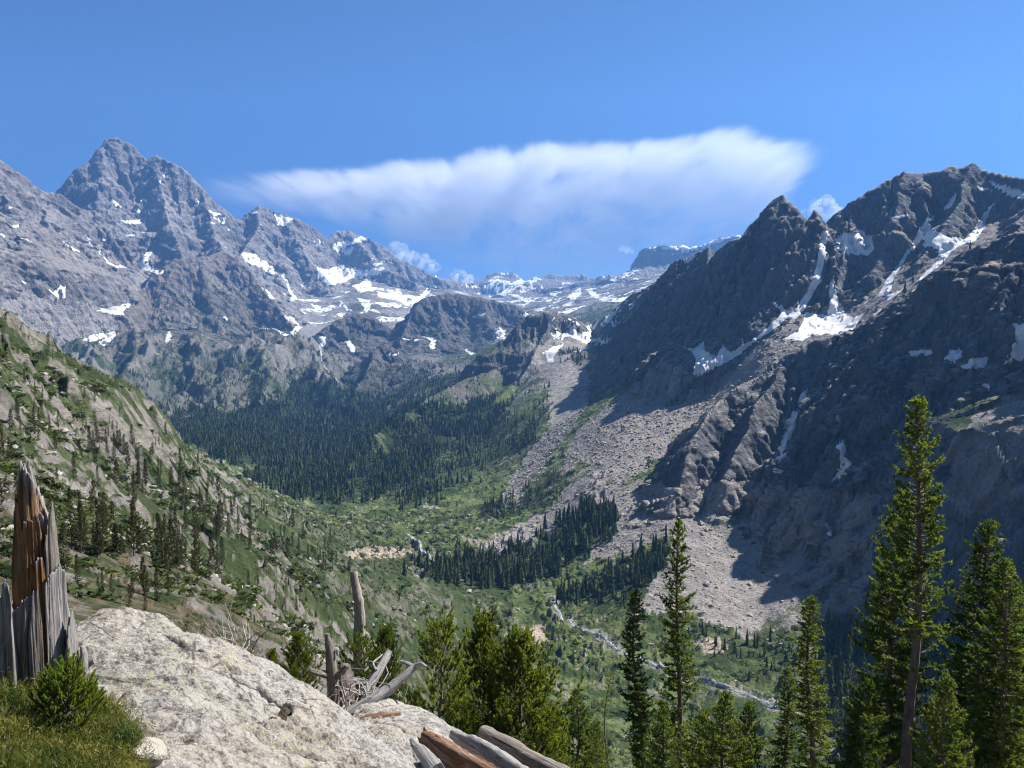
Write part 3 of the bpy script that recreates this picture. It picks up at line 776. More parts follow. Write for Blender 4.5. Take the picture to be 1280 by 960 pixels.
# ------------------------------------------------------------------ what covers the ground
def cover():
    nz = NRM[..., 2]
    slope = np.degrees(np.arccos(np.clip(nz, 0, 1)))
    p1 = fbm2(Xg / 60, Yg / 60, 5, 0.55); p2 = fbm2(Xg / 17 + 40, Yg / 17, 4, 0.6); p3 = fbm2(Xg / 300, Yg / 300, 4, 0.55)
    pf = fbm2(Xg / 500, Yg / 500, 5, 0.6)
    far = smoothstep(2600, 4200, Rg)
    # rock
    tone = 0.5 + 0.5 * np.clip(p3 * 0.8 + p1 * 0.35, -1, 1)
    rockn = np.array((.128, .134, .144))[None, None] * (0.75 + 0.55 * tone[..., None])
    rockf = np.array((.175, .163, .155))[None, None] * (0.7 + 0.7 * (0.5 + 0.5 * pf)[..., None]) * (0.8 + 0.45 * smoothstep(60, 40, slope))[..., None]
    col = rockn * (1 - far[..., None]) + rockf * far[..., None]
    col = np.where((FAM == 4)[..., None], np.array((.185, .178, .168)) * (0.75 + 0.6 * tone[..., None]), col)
    # loose talus where a mountain is not steep
    tal = smoothstep(41, 33, slope) * (FAM >= 2)
    tc = np.array((.265, .245, .23)) * (0.85 + 0.3 * tone[..., None])
    tc = np.where((far > 0.5)[..., None], np.array((.235, .215, .198)) * (0.75 + 0.5 * (0.5 + 0.5 * pf)[..., None]), tc)
    col = col + (tc - col) * tal[..., None]
    # hillside and floor: grass, low willows, pale rock
    pn = fbm2(Ag * 16, np.log(Rg) * 16, 6, 0.6); pn2 = fbm2(Ag * 34 + 7, np.log(Rg) * 30, 5, 0.6)
    low = (FAM < 2) | ((FAM == 3) & (CLIFF < 0.05) & (slope < 36))
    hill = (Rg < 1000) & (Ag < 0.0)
    rocky = smoothstep(0.07, 0.32, p2 * 0.4 + pn * 0.45 + pn2 * 0.35 + p1 * 0.25 + (slope - 34) * 0.008 + np.where(hill, -0.06, -0.16) + np.where(Rg < 220, 0.12, 0))
    rocky = rocky * np.where(MEADM > 0, 0.55, 1.0)
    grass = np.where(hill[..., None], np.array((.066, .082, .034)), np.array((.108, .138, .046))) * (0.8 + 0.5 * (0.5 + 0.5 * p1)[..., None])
    dry = np.array((.175, .17, .065))
    grass = grass + (dry - grass) * (0.45 * smoothstep(0.1, 0.6, p3 + 0.4 * p2))[..., None]
    bush = np.array((.036, .060, .019))
    bm = smoothstep(0.0, 0.14, 0.6 * fbm2(Xg / 26 + 90, Yg / 26, 5, 0.6) + 0.5 * fbm2(Ag * 20 + 31, np.log(Rg) * 26, 5, 0.6) + 0.2 * p3)
    grass = grass + (bush - grass) * (bm * 0.85)[..., None]
    soil = smoothstep(160, 90, Rg) * smoothstep(20, 40, Rg) * (Ag < -0.22) * smoothstep(-0.35, 0.1, pn2 + 0.5 * pn)
    grass = grass + (np.array((.17, .125, .085)) - grass) * (0.8 * soil)[..., None]
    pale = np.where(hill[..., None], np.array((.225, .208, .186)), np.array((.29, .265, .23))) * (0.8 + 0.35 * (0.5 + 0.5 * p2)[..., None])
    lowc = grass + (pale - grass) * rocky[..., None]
    fd = (smoothstep(2200, 3200, Rg) * 0.8)[..., None]
    lowc = lowc + (np.array((.036, .046, .024)) * (0.7 + 0.9 * np.clip(0.5 + 0.5 * p1 + 0.4 * p2, 0, 1.4)[..., None]) - lowc) * fd
    veg = np.where(low & (Rg < 4500), 1 - rocky, 0)
    fr = smoothstep(-0.25, 0.2, pf + 0.5 * p3 + 0.4 * p1 + (slope - 24) * 0.02) * smoothstep(1900, 2700, Rg) * (1 - 0.6 * np.clip(FORESTM, 0, 1))
    lowc = lowc + (np.array((.20, .188, .172)) * (0.7 + 0.5 * tone[..., None]) - lowc) * fr[..., None]
    bench = (FAM < 2) & (Rg >= 5200)
    col = np.where(bench[..., None], col + (np.array((.055, .062, .038)) - col) * (0.7 * smoothstep(0.0, 0.35, p3 + 0.5 * p1))[..., None], col)
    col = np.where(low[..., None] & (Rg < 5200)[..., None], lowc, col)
    hb = smoothstep(-150, -90, Zt) * (FAM < 2) * (Rg < 2700) * (Ag > 0.08)
    col = col + (np.array((.25, .232, .218)) * (0.75 + 0.45 * tone[..., None]) - col) * hb[..., None]; veg = veg * (1 - hb)
    # scattered green ledges on the mountains in view
    led = smoothstep(0.12, 0.3, p1 + p3 * 0.6) * smoothstep(50, 38, slope) * (FAM >= 2) * (Zt < np.where((FAM == 3) & (Rg < 2300), -90, 150)) * (Rg < 5600) * 0.75
    led = np.where((FAM == 3) & (Rg > 2000), led * 1.0, led)
    col = col + (np.array((.045, .062, .022)) - col) * led[..., None]
    # bare grey talus between the buttresses, darker weathered buttress rock, dark domes
    for q, a, b in [([(0,355),(60,372),(150,384),(142,410),(110,428),(60,424),(0,388)], 4300, 6800), ([(298,322),(345,342),(402,388),(425,420),(380,432),(348,402),(318,372)], 4700, 7600), ([(168,338),(202,345),(197,372),(163,376)], 5200, 7200),
                    ([(395,330),(432,345),(430,402),(402,405),(385,370)], 5000, 8200), ([(110,300),(150,335),(160,360),(130,350)], 5400, 7200)]:
        m = in_poly(q, a, b, 2.5)[..., None]
        col = np.where(m, np.array((.235, .222, .212)) * (0.85 + 0.3 * (0.5 + 0.5 * p1))[..., None], col)
    m = (in_poly([(128,440),(161,380),(196,334),(218,322),(284,310),(322,345),(352,388),(392,436),(300,482),(180,482),(115,472)], 3900, 6100, 2.0) * 1.0)[..., None]
    jc = np.array((.158, .140, .122)) * (0.65 + 0.8 * np.clip(0.5 + 0.7 * p1 + 0.5 * p2, 0, 1.3))[..., None]
    jg = (smoothstep(0.0, 0.3, p1 + 0.6 * p3 + np.clip((34 - slope) * 0.02, -0.4, 0.25) - Zt / 2600.0 - 0.12))[..., None]
    col = col + (jc + (np.array((.045, .056, .028)) - jc) * jg - col) * m
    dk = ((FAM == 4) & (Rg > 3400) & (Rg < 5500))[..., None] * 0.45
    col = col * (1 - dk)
    # scree fans
    sc = SCREEM * smoothstep(0.55, 0.2, p2 * 0.6 + p1 * 0.5 - 0.1)
    scc = np.array((.285, .262, .245)) * (0.85 + 0.3 * (0.5 + 0.5 * p1)[..., None])
    col = col + (scc - col) * sc[..., None]; veg = veg * (1 - sc)
    # forest floor
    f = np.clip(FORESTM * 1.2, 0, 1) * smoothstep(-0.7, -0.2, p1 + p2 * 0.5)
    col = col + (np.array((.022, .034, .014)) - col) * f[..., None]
    sp = np.array([q for q in (on_ground(u, v, 450, 1200) for u, v in STREAM) if q is not None])
    sd = np.full(Zt.shape, 1e6, np.float32); w_ = slice(np.searchsorted(RAD, 450), np.searchsorted(RAD, 1200))
    bx, by = XG0[w_] + 7 * n2(XG0[w_] / 22, YG0[w_] / 22), YG0[w_] + 7 * n2(XG0[w_] / 22 + 9, YG0[w_] / 22)
    for a_, b_ in zip(sp[:-1], sp[1:]):
        ab = b_ - a_; t_ = np.clip(((bx - a_[0]) * ab[0] + (by - a_[1]) * ab[1]) / (ab[0] ** 2 + ab[1] ** 2 + 1e-6), 0, 1)
        sd[w_] = np.minimum(sd[w_], np.hypot(bx - a_[0] - t_ * ab[0], by - a_[1] - t_ * ab[1]))
    gv = 0.75 * smoothstep(9, 3, sd)[..., None] * (0.35 + 0.65 * smoothstep(-0.2, 0.3, p2))[..., None]
    col = col + (np.array((.36, .34, .31)) - col) * gv; veg = veg * (1 - gv[..., 0])
    # green streak across the fan
    g2 = np.maximum.reduce([in_poly(MEADOW[0][0], 640, 1000, 2.0), in_poly(MEADOW[1][0], 700, 1050, 2.0)]) * smoothstep(-0.5, 0.1, p2 + p1)
    col = col + (np.array((.07, .092, .03)) - col) * (0.8 * g2)[..., None]
    # pale gravel flats beside the stream
    for q in ([(430,690),(470,682),(520,688),(500,697),(440,698)], [(640,785),(680,780),(690,802),(650,806)], [(865,800),(900,796),(915,812),(880,818)]):
        g = in_poly(q, 500, 1300, 1.0)
        col = np.where(g[..., None], np.array((.40, .34, .27)), col)
    sn = SNOWM.astype(np.float32)
    return np.clip(col, 0.01, 0.9).astype(np.float32), veg.astype(np.float32), sn, sc.astype(np.float32)
ALB, VEG, SNOWF, SCR = cover()
Zt += SNOWF * np.clip(Rg / 1500, 0.2, 2.0) * 0.3

# ------------------------------------------------------------------ terrain material
def terrain_material():
    k = NT('terrain')
    o = k.obj()
    alb = k.attr('albedo'); mk = k.attr('mask')
    sep = k.n('ShaderNodeSeparateColor'); k.l(mk, sep.inputs[0])
    rock, veg, snow = sep.outputs[0], sep.outputs[1], sep.outputs[2]
    big = k.noise(o, 0.045, 9, 0.62)
    mid = k.noise(o, 0.35, 8, 0.66)
    strat = k.noise(k.scaled(o, (0.012, 0.012, 0.075), (0.25, 0.12, 0)), 1.0, 8, 0.65)
    blk = k.vor(k.scaled(o, (0.030, 0.030, 0.017)), 1.0); blk2 = k.vor(k.scaled(o, (0.11, 0.11, 0.07)), 1.0)
    v = k.math('ADD', k.math('MULTIPLY', big, 0.8), k.math('MULTIPLY', mid, 1.0))
    v = k.math('ADD', v, k.math('MULTIPLY', strat, 0.5))
    tone = k.mapr(v, 0.72, 1.6, 0.42, 1.62)
    col = k.mix(1.0, alb, tone, 'MULTIPLY')
    ck = k.n('ShaderNodeTexVoronoi', feature='DISTANCE_TO_EDGE'); k.l(k.scaled(o, (0.045, 0.045, 0.018), (0.1, 0.25, 0.3)), ck.inputs['Vector']); ck.inputs['Scale'].default_value = 1.0
    cr = k.math('MULTIPLY', k.mapr(ck.outputs['Distance'], 0.10, 0.0, 0, 0.6), k.mapr(mid, 0.42, 0.58))
    col = k.mix(k.math('MULTIPLY', cr, rock), col, (0.045, 0.047, 0.052, 1))
    lt = k.mapr(k.noise(k.scaled(o, (0.07, 0.07, 0.02), (0.0, 0.2, 0.5)), 1.0, 9, 0.72), 0.55, 0.66, 0, 0.55)
    col = k.mix(k.math('MULTIPLY', lt, rock), col, k.mix(1.0, col, (1.75, 1.7, 1.62, 1), 'MULTIPLY'))
    # rust and dark streaks on bare rock
    warm = k.mapr(k.noise(o, 0.012, 6, 0.6), 0.5, 0.72, 0, 0.55)
    col = k.mix(k.math('MULTIPLY', warm, rock), col, k.mix(1.0, col, (1.25, 0.98, 0.8, 1), 'MULTIPLY'))
    dark = k.mapr(k.noise(k.scaled(o, (0.05, 0.05, 0.012)), 1.0, 7, 0.65), 0.55, 0.68, 0, 0.5)
    col = k.mix(k.math('MULTIPLY', dark, rock), col, k.mix(1.0, col, (0.5, 0.52, 0.56, 1), 'MULTIPLY'))
    # low bushes and single stones break up the meadow
    vb = k.mapr(k.noise(o, 0.22, 7, 0.7), 0.5, 0.6, 0, 0.7)
    col = k.mix(k.math('MULTIPLY', vb, veg), col, (0.034, 0.058, 0.018, 1))
    vs_ = k.mapr(k.noise(o, 0.6, 4, 0.7), 0.66, 0.7, 0, 0.8)
    col = k.mix(k.math('MULTIPLY', vs_, veg), col, (0.36, 0.33, 0.28, 1))
    sn = k.math('SMOOTH_MIN', 1.0, k.mapr(snow, 0.42, 0.6), 0.0)
    sncol = k.mix(k.mapr(k.math('ADD', big, k.math('MULTIPLY', mid, 0.5)), 0.55, 0.85), (0.62, 0.62, 0.62, 1), (0.86, 0.86, 0.86, 1))
    col = k.mix(sn, col, sncol)
    rn = k.n('ShaderNodeTexNoise', noise_type='RIDGED_MULTIFRACTAL'); k.l(k.scaled(o, (0.035, 0.035, 0.02), (0.15, 0.2, 0)), rn.inputs['Vector'])
    rn.inputs['Scale'].default_value = 1.0; rn.inputs['Detail'].default_value = 9; rn.inputs['Roughness'].default_value = 0.6
    h = k.math('ADD', k.math('MULTIPLY', big, k.mapr(rock, 0, 1, 12.0, 4.0)), k.math('MULTIPLY', mid, 2.6))
    h = k.math('ADD', h, k.math('MULTIPLY', k.math('MULTIPLY', rn.outputs['Fac'], rock), 5.0))
    h = k.math('ADD', h, k.math('MULTIPLY', strat, 9.0))
    h = k.math('ADD', h, k.math('MULTIPLY', rock, k.math('ADD', k.math('MULTIPLY', blk, 16.0), k.math('MULTIPLY', blk2, 4.5))))
    h = k.math('MULTIPLY', h, k.mapr(sn, 0, 1, 1.0, 0.06))
    nb = k.bump(h, 0.9, 1.0)
    return k.done(k.princ(col, 0.95, nb, 0.12))
M_TERRAIN = terrain_material()


def build_terrain():
    """One sheet of ground, cut along its natural divides into the valley, the mountains and the snow on them."""
    V = np.stack([Xg, Yg, Zt], -1).reshape(-1, 3)
    part = np.zeros((NR - 1, NA - 1), np.int8)
    f0 = FAM[:-1, :-1]
    part[:] = np.where(f0 >= 2, f0, 0)
    snowy = np.maximum.reduce([SNOWF[:-1, :-1], SNOWF[1:, :-1], SNOWF[:-1, 1:], SNOWF[1:, 1:]]) > 0
    part[(part == 0) & (RAD[:-1, None] < 1150) & (AZ[None, :-1] < -0.10) & (0 < RAD[:-1, None])] = 1
    part[snowy] = 5
    ii, jj = np.meshgrid(np.arange(NR - 1), np.arange(NA - 1), indexing='ij')
    quad = np.stack([ii * NA + jj, ii * NA + jj + 1, (ii + 1) * NA + jj + 1, (ii + 1) * NA + jj], -1)
    alb = np.concatenate([ALB, np.ones(ALB.shape[:2] + (1,), np.float32)], -1).reshape(-1, 4)
    rockm = np.clip((1 - VEG) * (FAM >= 2) * (1 - SCR), 0, 1)
    msk = np.stack([rockm, VEG * (1 - SCR), SNOWF, np.ones_like(SNOWF)], -1).reshape(-1, 4)
    names = {0: ('valley_floor', 'green meadow floor of the glacial valley with scattered pale rock', 'valley'),
             1: ('hillside', 'rocky green hillside falling from the left edge to the valley floor', 'hillside'),
             2: ('mountain', 'tall grey rock massif with the highest summit at the left', 'mountain'),
             3: ('mountain', 'dark shaded rock wall with pinnacles along the right side of the valley', 'mountain'),
             4: ('mountain', 'distant rock domes and flat plateaus closing the head of the valley', 'mountain'),
             5: ('snow', 'white snow patches and gullies left on the mountain faces', 'snow')}
    for pid, (nm, lab, cat) in names.items():
        q = quad[part == pid].ravel()
        if len(q) == 0: continue
        used, inv = np.unique(q, return_inverse=True)
        me = mesh_from(nm, V[used], inv, 4, M_TERRAIN, True, {'albedo': ('FLOAT_COLOR', alb[used]), 'mask': ('FLOAT_COLOR', msk[used])})
        tag(link(nm, me), lab, cat, None, 'structure')
build_terrain()
# ------------------------------------------------------------------ plant materials
def needle_material(name, base, tip, trans=0.45, tinted=False, sc=1.4):
    k = NT(name)
    o = k.obj()
    rnd = k.n('ShaderNodeObjectInfo').outputs['Random']; tint = k.attr('tint', 'Fac') if tinted else None
    n = k.noise(o, sc, 4, 0.6)
    col = k.mix(k.mapr(n, 0.38, 0.62), base, tip)
    hv = k.n('ShaderNodeHueSaturation'); k.l(col, hv.inputs['Color'])
    k.l(k.mapr(tint if tinted else rnd, 0, 1, 0.42 if tinted else 0.75, 1.8 if tinted else 1.25), hv.inputs['Value']); k.l(k.mapr(tint if tinted else rnd, 0, 1, 0.515, 0.485), hv.inputs['Hue'])
    col = hv.outputs[0]
    d = k.princ(col, 0.55, None, 0.35)
    tr = k.n('ShaderNodeBsdfTranslucent'); k.l(k.mix(1.0, col, (1.5, 1.35, 0.6, 1), 'MULTIPLY'), tr.inputs[0])
    ms = k.n('ShaderNodeMixShader'); ms.inputs[0].default_value = trans
    k.l(d, ms.inputs[1]); k.l(tr.outputs[0], ms.inputs[2])
    return k.done(ms.outputs[0])


def bark_material(name, a, b, scale=9.0):
    k = NT(name); o = k.obj()
    n = k.noise(k.scaled(o, (scale, scale, scale * 0.35)), 1.0, 6, 0.65)
    col = k.mix(k.mapr(n, 0.35, 0.65), a, b)
    return k.done(k.princ(col, 0.9, k.bump(n, 0.8, 0.02), 0.15))


M_FIR = needle_material('fir_needles', (0.060, 0.112, 0.030), (0.165, 0.222, 0.050), 0.56)
M_PINE = needle_material('pine_needles', (0.085, 0.142, 0.030), (0.200, 0.252, 0.046), 0.58)
M_MIDFIR = needle_material('hillside_fir_needles', (0.036, 0.052, 0.022), (0.070, 0.085, 0.032), 0.4)
M_MIDPINE = needle_material('hillside_pine_needles', (0.050, 0.058, 0.024), (0.098, 0.098, 0.040), 0.4)
M_FAR = needle_material('forest_needles', (0.040, 0.066, 0.026), (0.082, 0.108, 0.038), 0.35, True)
M_BARK = bark_material('fir_bark', (0.13, 0.10, 0.085), (0.26, 0.22, 0.19))
M_DEADTWIG = bark_material('grey_dead_wood', (0.26, 0.24, 0.22), (0.46, 0.43, 0.40))

# ------------------------------------------------------------------ far conifers: small tiered shapes
def spire(seed, tiers, seg, h=1.0, r=0.13):
    rng = np.random.RandomState(seed)
    V, T = [], []
    z0 = 0.04
    for i in range(tiers):
        t = i / tiers
        zb = z0 + (1 - z0) * t * 0.97
        zt = min(1.0, zb + (1 - z0) / tiers * 2.1)
        rad = r * (1 - t) ** 0.85 * (0.8 + 0.4 * rng.rand()) + 0.012
        n = len(V)
        V.append((0.01 * rng.randn(), 0.01 * rng.randn(), zt))
        for j in range(seg):
            a = 2 * math.pi * (j + 0.35 * rng.rand() + 0.5 * (i % 2)) / seg
            rr = rad * (1.05 if j % 2 else 0.55) * (0.75 + 0.5 * rng.rand())
            V.append((math.cos(a) * rr, math.sin(a) * rr, zb - 0.03 * rng.rand() + (0.03 if j % 2 == 0 else -0.015)))
        for j in range(seg):
            T.append((n, n + 1 + j, n + 1 + (j + 1) % seg))
    return np.array(V, np.float32), np.array(T, np.int32)


def scatter_mesh(name, mat, protos, x, y, z, h, rng, wide=1.0, smooth=False):
    """Copies of small shapes joined into one mesh."""
    pick = rng.randint(len(protos), size=len(x)); VV, FF, base = [], [], 0
    ang = rng.rand(len(x)) * 2 * np.pi
    w = h * (0.8 + 0.45 * rng.rand(len(x))) * wide
    for k, (pv, pt) in enumerate(protos):
        m = np.nonzero(pick == k)[0]
        if len(m) == 0: continue
        c, s = np.cos(ang[m])[:, None], np.sin(ang[m])[:, None]
        vx = (pv[None, :, 0] * c - pv[None, :, 1] * s) * w[m][:, None] + x[m][:, None]
        vy = (pv[None, :, 0] * s + pv[None, :, 1] * c) * w[m][:, None] + y[m][:, None]
        vz = pv[None, :, 2] * h[m][:, None] + z[m][:, None]
        VV.append(np.stack([vx, vy, vz], -1).reshape(-1, 3))
        FF.append((pt[None] + (np.arange(len(m)) * len(pv))[:, None, None]).reshape(-1, 3) + base)
        base += len(m) * len(pv)
    V = np.concatenate(VV)
    tn = [np.repeat(rng.rand((pick == k).sum()), len(protos[k][0])) for k in range(len(protos)) if (pick == k).any()]
    return mesh_from(name, V, np.concatenate(FF), 3, mat, smooth, {'tint': ('FLOAT', np.concatenate(tn))})


AREA = (Rg[:-1, :-1] * np.diff(AZ)[None] * np.diff(RAD)[:, None]).astype(np.float32)
VIS_AZ = (np.abs(AZ[:-1]) < 0.66)[None]


def sample_ground(dens, rng, cap):
    """Random points with the density dens (per square metre, on grid cells)."""
    ex = (dens * AREA).ravel().astype(np.float64)
    n = int(min(cap, ex.sum()))
    cs = np.cumsum(ex); i = np.searchsorted(cs, rng.rand(n) * cs[-1])
    i = np.clip(i, 0, len(ex) - 1)
    r, a = i // (NA - 1), i % (NA - 1)
    rad = RAD[r] + rng.rand(n) * (RAD[r + 1] - RAD[r]); az = AZ[a] + rng.rand(n) * (AZ[a + 1] - AZ[a])
    x, y = np.sin(az) * rad, np.cos(az) * rad
    return x, y, ground(x, y), r, a


def visible(x, y, z, h):
    """Whether the upper half of something h tall at (x, y, z) clears the terrain before it."""
    out = np.zeros(len(x), bool)
    for i in range(len(x)):
        r = math.hypot(x[i], y[i]); az = math.atan2(x[i], y[i])
        a = min(max(int(np.interp(az, AZ, np.arange(NA))), 0), NA - 1)
        k = np.searchsorted(RAD, r * 0.985)
        e = (z[i] + 0.6 * h[i]) / r
        out[i] = abs(az) < 0.585 and e > -0.60 and (Zt[:k, a] / RAD[:k]).max() < e
    return out


rng = np.random.RandomState(11)
cF = FORESTM[:-1, :-1]; cX, cY = XG0[:-1, :-1], YG0[:-1, :-1]
cn = fbm2(cX / 120, cY / 120, 4, 0.55); cn2 = fbm2(cX / 38 + 20, cY / 38, 3, 0.6)
cslope = NRM[:-1, :-1, 2]; crr = Rg[:-1, :-1]
notsnow = (SNOWF[:-1, :-1] < 0.5) & VIS_AZ
dens = cF * smoothstep(-0.42, 0.05, cn + 0.8 * cn2 + np.where(crr < 1200, 0.3, 0.05)) * (cslope > 0.6) * np.where(crr < 1200, 1 / 32.0, 1 / 36.0)
# loose stands on the meadow, the ledges and the spurs
sparse = smoothstep(0.22, 0.5, cn + 0.6 * cn2) * (cslope > 0.66) * (crr > 420) * (crr < 5200) * (Zt[:-1, :-1] < 120) * (SCR[:-1, :-1] < 0.3) * (1 - (FAM[:-1, :-1] == 0) * (cX < -0.12 * crr) * (crr < 1000))
dens = (dens + sparse * np.where(crr < 1400, 1 / 900.0, 1 / 800.0)) * notsnow
fx, fy, fz, fr_, fa_ = sample_ground(dens, rng, 88000)
frad = np.hypot(fx, fy)
fh = np.where(frad < 1300, 13.0, 17.0) * np.exp(rng.randn(len(fx)) * 0.36) * np.where(cF[fr_, fa_] > 0.5, 1.0, 0.62)
fh = np.clip(fh * (0.72 + 0.6 * smoothstep(-0.4, 0.5, fbm2(fx / 70 + 3, fy / 70, 3))), 3, 27)

# conifers one can count on the left hillside: (u, v) of a clump's foot, spread in pixels, how many, height in pixels
CLUMPS = [(118,578,16,7,28),(150,556,18,8,22),(172,606,20,12,34),(196,612,14,8,32),(232,622,14,6,30),(176,580,10,4,20),(246,672,18,10,42),(262,640,14,7,30),(288,660,16,8,34),(312,672,14,7,30),(342,690,20,8,26),
 (370,690,16,6,22),(395,702,16,6,20),(60,540,16,5,24),(20,530,14,4,26),(90,520,20,5,18),(45,500,18,4,16),(225,586,10,4,18),(250,604,14,5,16),(300,636,16,6,16),(330,650,16,5,14),(407,748,2,1,26),(322,735,4,2,34),
 (362,660,14,4,16),(420,706,14,5,18),(200,560,16,5,16),(130,535,14,4,14),(440,716,14,4,16),(8,585,5,2,46),(34,620,10,3,52),(10,650,8,2,70),
 (105,700,12,4,84),(130,690,14,5,72),(160,700,16,5,78),(190,690,14,5,80),(215,715,14,5,76),(240,725,12,5,70),(150,740,18,4,56),(205,752,14,4,54),(258,716,10,3,58),(118,655,14,4,52),(180,660,16,4,50),(235,690,12,3,56),(178,762,10,2,44),(270,700,8,2,40),(140,660,10,3,60),(205,700,12,4,84),(110,735,10,2,60)]
hx, hy, hz, hh = [], [], [], []
for u, v, sp, n, hp in CLUMPS:
    for i in range(n):
        p = on_ground(u + rng.randn() * sp * 1.15, v + rng.randn() * sp * 0.75, 28)
        if p is None: continue
        r = math.hypot(p[0], p[1])
        if r > 1300: continue
        hx.append(p[0]); hy.append(p[1]); hz.append(float(ground(p[0], p[1]))); hh.append(hp * (0.68 if hp > 48 else 0.9) * r / F_PX * (0.5 + 0.7 * rng.rand()))
hx, hy, hz, hh = map(np.array, (hx, hy, hz, hh))
N_HILL = len(hx)

# the nearest of the forest trees become objects of their own, the rest one stand
vis = np.zeros(len(fx), bool)
cand = np.argsort(-fh / frad)[:900]
vis[cand] = visible(fx[cand], fy[cand], fz[cand], fh[cand])
N_SINGLE = max(0, 272 - N_HILL)
single = [i for i in cand if vis[i]][:N_SINGLE]
rest = np.ones(len(fx), bool); rest[single] = False
protos = [spire(s, 6, 6, r=0.10 + 0.022 * s) for s in range(5)] + [spire(9, 5, 6, r=0.21), spire(10, 4, 6, r=0.25)]
inv = frad < 1400
m = rest & inv
tag(link('forest', scatter_mesh('forest', M_FAR, [spire(20 + s, 8, 8, r=0.10 + 0.02 * s) for s in range(6)], fx[m], fy[m], fz[m] - 0.3, fh[m], rng)), 'dark conifer stands along the stream on the valley floor', 'forest', None, 'stuff')
m = rest & ~inv
tag(link('forest', scatter_mesh('forest', M_FAR, protos, fx[m], fy[m], fz[m] - 0.3, fh[m], rng)), 'dense dark conifer forest filling the deep valley and its far slopes', 'forest', None, 'stuff')

# ------------------------------------------------------------------ conifers built of branches and needles
def conifer(h, rad, seed, nb=90, twigs=9.0, npm=70, nl=0.07, nw=0.012, z0=0.06, droop=-0.25, lift=0.55, tuft=False, prof=0.8, trunk_r=None, bend=None, ragged=0.35, bare=0.25, gaps=(), seg=7, dead=0, tlr=(0.08, 0.34), u0=0.35):
    """-> (trunk MB, branch MB, needles (verts, tris)); foot at the origin, h tall."""
    rg = np.random.RandomState(seed)
    trunk_r = trunk_r or 0.016 * h + 0.01
    zs = np.linspace(0, 1, 16)
    bx = rg.randn(3) * 0.012 * h; by = rg.randn(3) * 0.012 * h
    if bend is None:
        cx = bx[0] * np.sin(zs * 3) + bx[1] * np.sin(zs * 7); cy = by[0] * np.sin(zs * 3.3) + by[1] * np.sin(zs * 6)
    else:
        cx = np.interp(zs, [b[0] for b in bend], [b[1] for b in bend]); cy = np.interp(zs, [b[0] for b in bend], [b[2] for b in bend])
        cx = np.convolve(np.pad(cx, 1, 'edge'), [.25, .5, .25], 'valid'); cy = np.convolve(np.pad(cy, 1, 'edge'), [.25, .5, .25], 'valid')
    pts = np.stack([cx, cy, zs * h], 1)
    tr = MB(); tr.tube(pts, trunk_r * (1 - zs) ** 0.8 + 0.006, seg, 0.25, seed, True, 1.0, 0.12)
    br = MB()
    TS, TD, TL = [], [], []
    for i in range(nb):
        t = z0 + (1 - z0) * ((i + rg.rand()) / nb) ** 0.92
        if any(a < t < b and rg.rand() < p for a, b, p in gaps): continue
        p0 = np.array((np.interp(t, zs, cx), np.interp(t, zs, cy), t * h))
        az = i * 2.39996 + rg.randn() * 0.5
        body = (1 - t) ** prof * (0.55 + 0.45 * min(1, (t - z0) / 0.18 + 0.2))
        L = rad * body * (1 - ragged * rg.rand() * 1.3) * (1.15 if rg.rand() < 0.1 else 1) + 0.05 * rad
        inc = droop + (lift - droop) * t ** 1.3 + rg.randn() * 0.12
        od = np.array((math.cos(az), math.sin(az), 0))
        s = np.linspace(0, 1, 6)
        q = p0 + np.outer(s * L * math.cos(inc), od) + np.outer(s * L * math.sin(inc) + (0.22 if not tuft else 0.5) * L * s ** 2.2, (0, 0, 1))
        q[1:] += rg.randn(5, 3) * 0.03 * L
        br.tube(q, np.linspace(max(0.012 * L + 0.004, trunk_r * 0.18), 0.003, 6), 4, 0, i, False)
        n = max(3, int(L * twigs))
        ss = bare + (1 - bare) * (np.arange(n) + rg.rand(n)) / n
        base = np.stack([np.interp(ss, s, q[:, c]) for c in range(3)], 1)
        side = np.where(np.arange(n) % 2 == 0, 1, -1) * (0.75 + 0.35 * rg.randn(n))
        ca, sa = np.cos(side), np.sin(side)
        d = np.stack([od[0] * ca - od[1] * sa, od[0] * sa + od[1] * ca, math.sin(inc) * 0.5 + 0.15 * rg.randn(n) + (0.9 * (0.4 + rg.rand(n)) if tuft else 0.12)], 1)
        d /= np.linalg.norm(d, axis=1, keepdims=True)
        tl = (0.42 * L * (1.05 - ss) + (0.07 if not tuft else 0.11)) * (0.6 + 0.7 * rg.rand(n))
        if tuft: tl = np.clip(tl, tlr[0], tlr[1])
        TS += [base, q[-1:] - 0.0]; TD += [d, (q[-1:] - q[-2:-1]) / np.linalg.norm(q[-1] - q[-2])]; TL += [tl, [0.12 * L + 0.06]]
        if tuft and L > 0.25:
            for a in range(0, n, 2): br.tube([base[a], base[a] + d[a] * tl[a] * 0.8], [0.005, 0.002], 3, 0, a, False)
    # a leader at the very top
    top = pts[-1]
    TS.append(np.array([top - (0, 0, 0.04 * h), top - (0, 0, 0.015 * h)])); TD.append(np.array([(0, 0, 1.0), (0.05, 0, 1.0)])); TL.append([0.05 * h, 0.03 * h])
    for i in range(dead):           # bare grey branches low on the stem
        t = z0 * (0.3 + 0.9 * rg.rand()) + 0.02
        p0 = np.array((np.interp(t, zs, cx), np.interp(t, zs, cy), t * h)); az = rg.rand() * 6.28; L = rad * (0.25 + 0.5 * rg.rand())
        q = [p0 + np.array((math.cos(az) * L * a, math.sin(az) * L * a, -0.25 * L * a + 0.1 * L * a * a)) + rg.randn(3) * 0.03 * L * a for a in np.linspace(0, 1, 5)]
        br.tube(q, np.linspace(0.012, 0.003, 5), 4, 0, i, False)
    TS = np.concatenate(TS); TD = np.concatenate(TD); TL = np.concatenate([np.asarray(a, float) for a in TL])
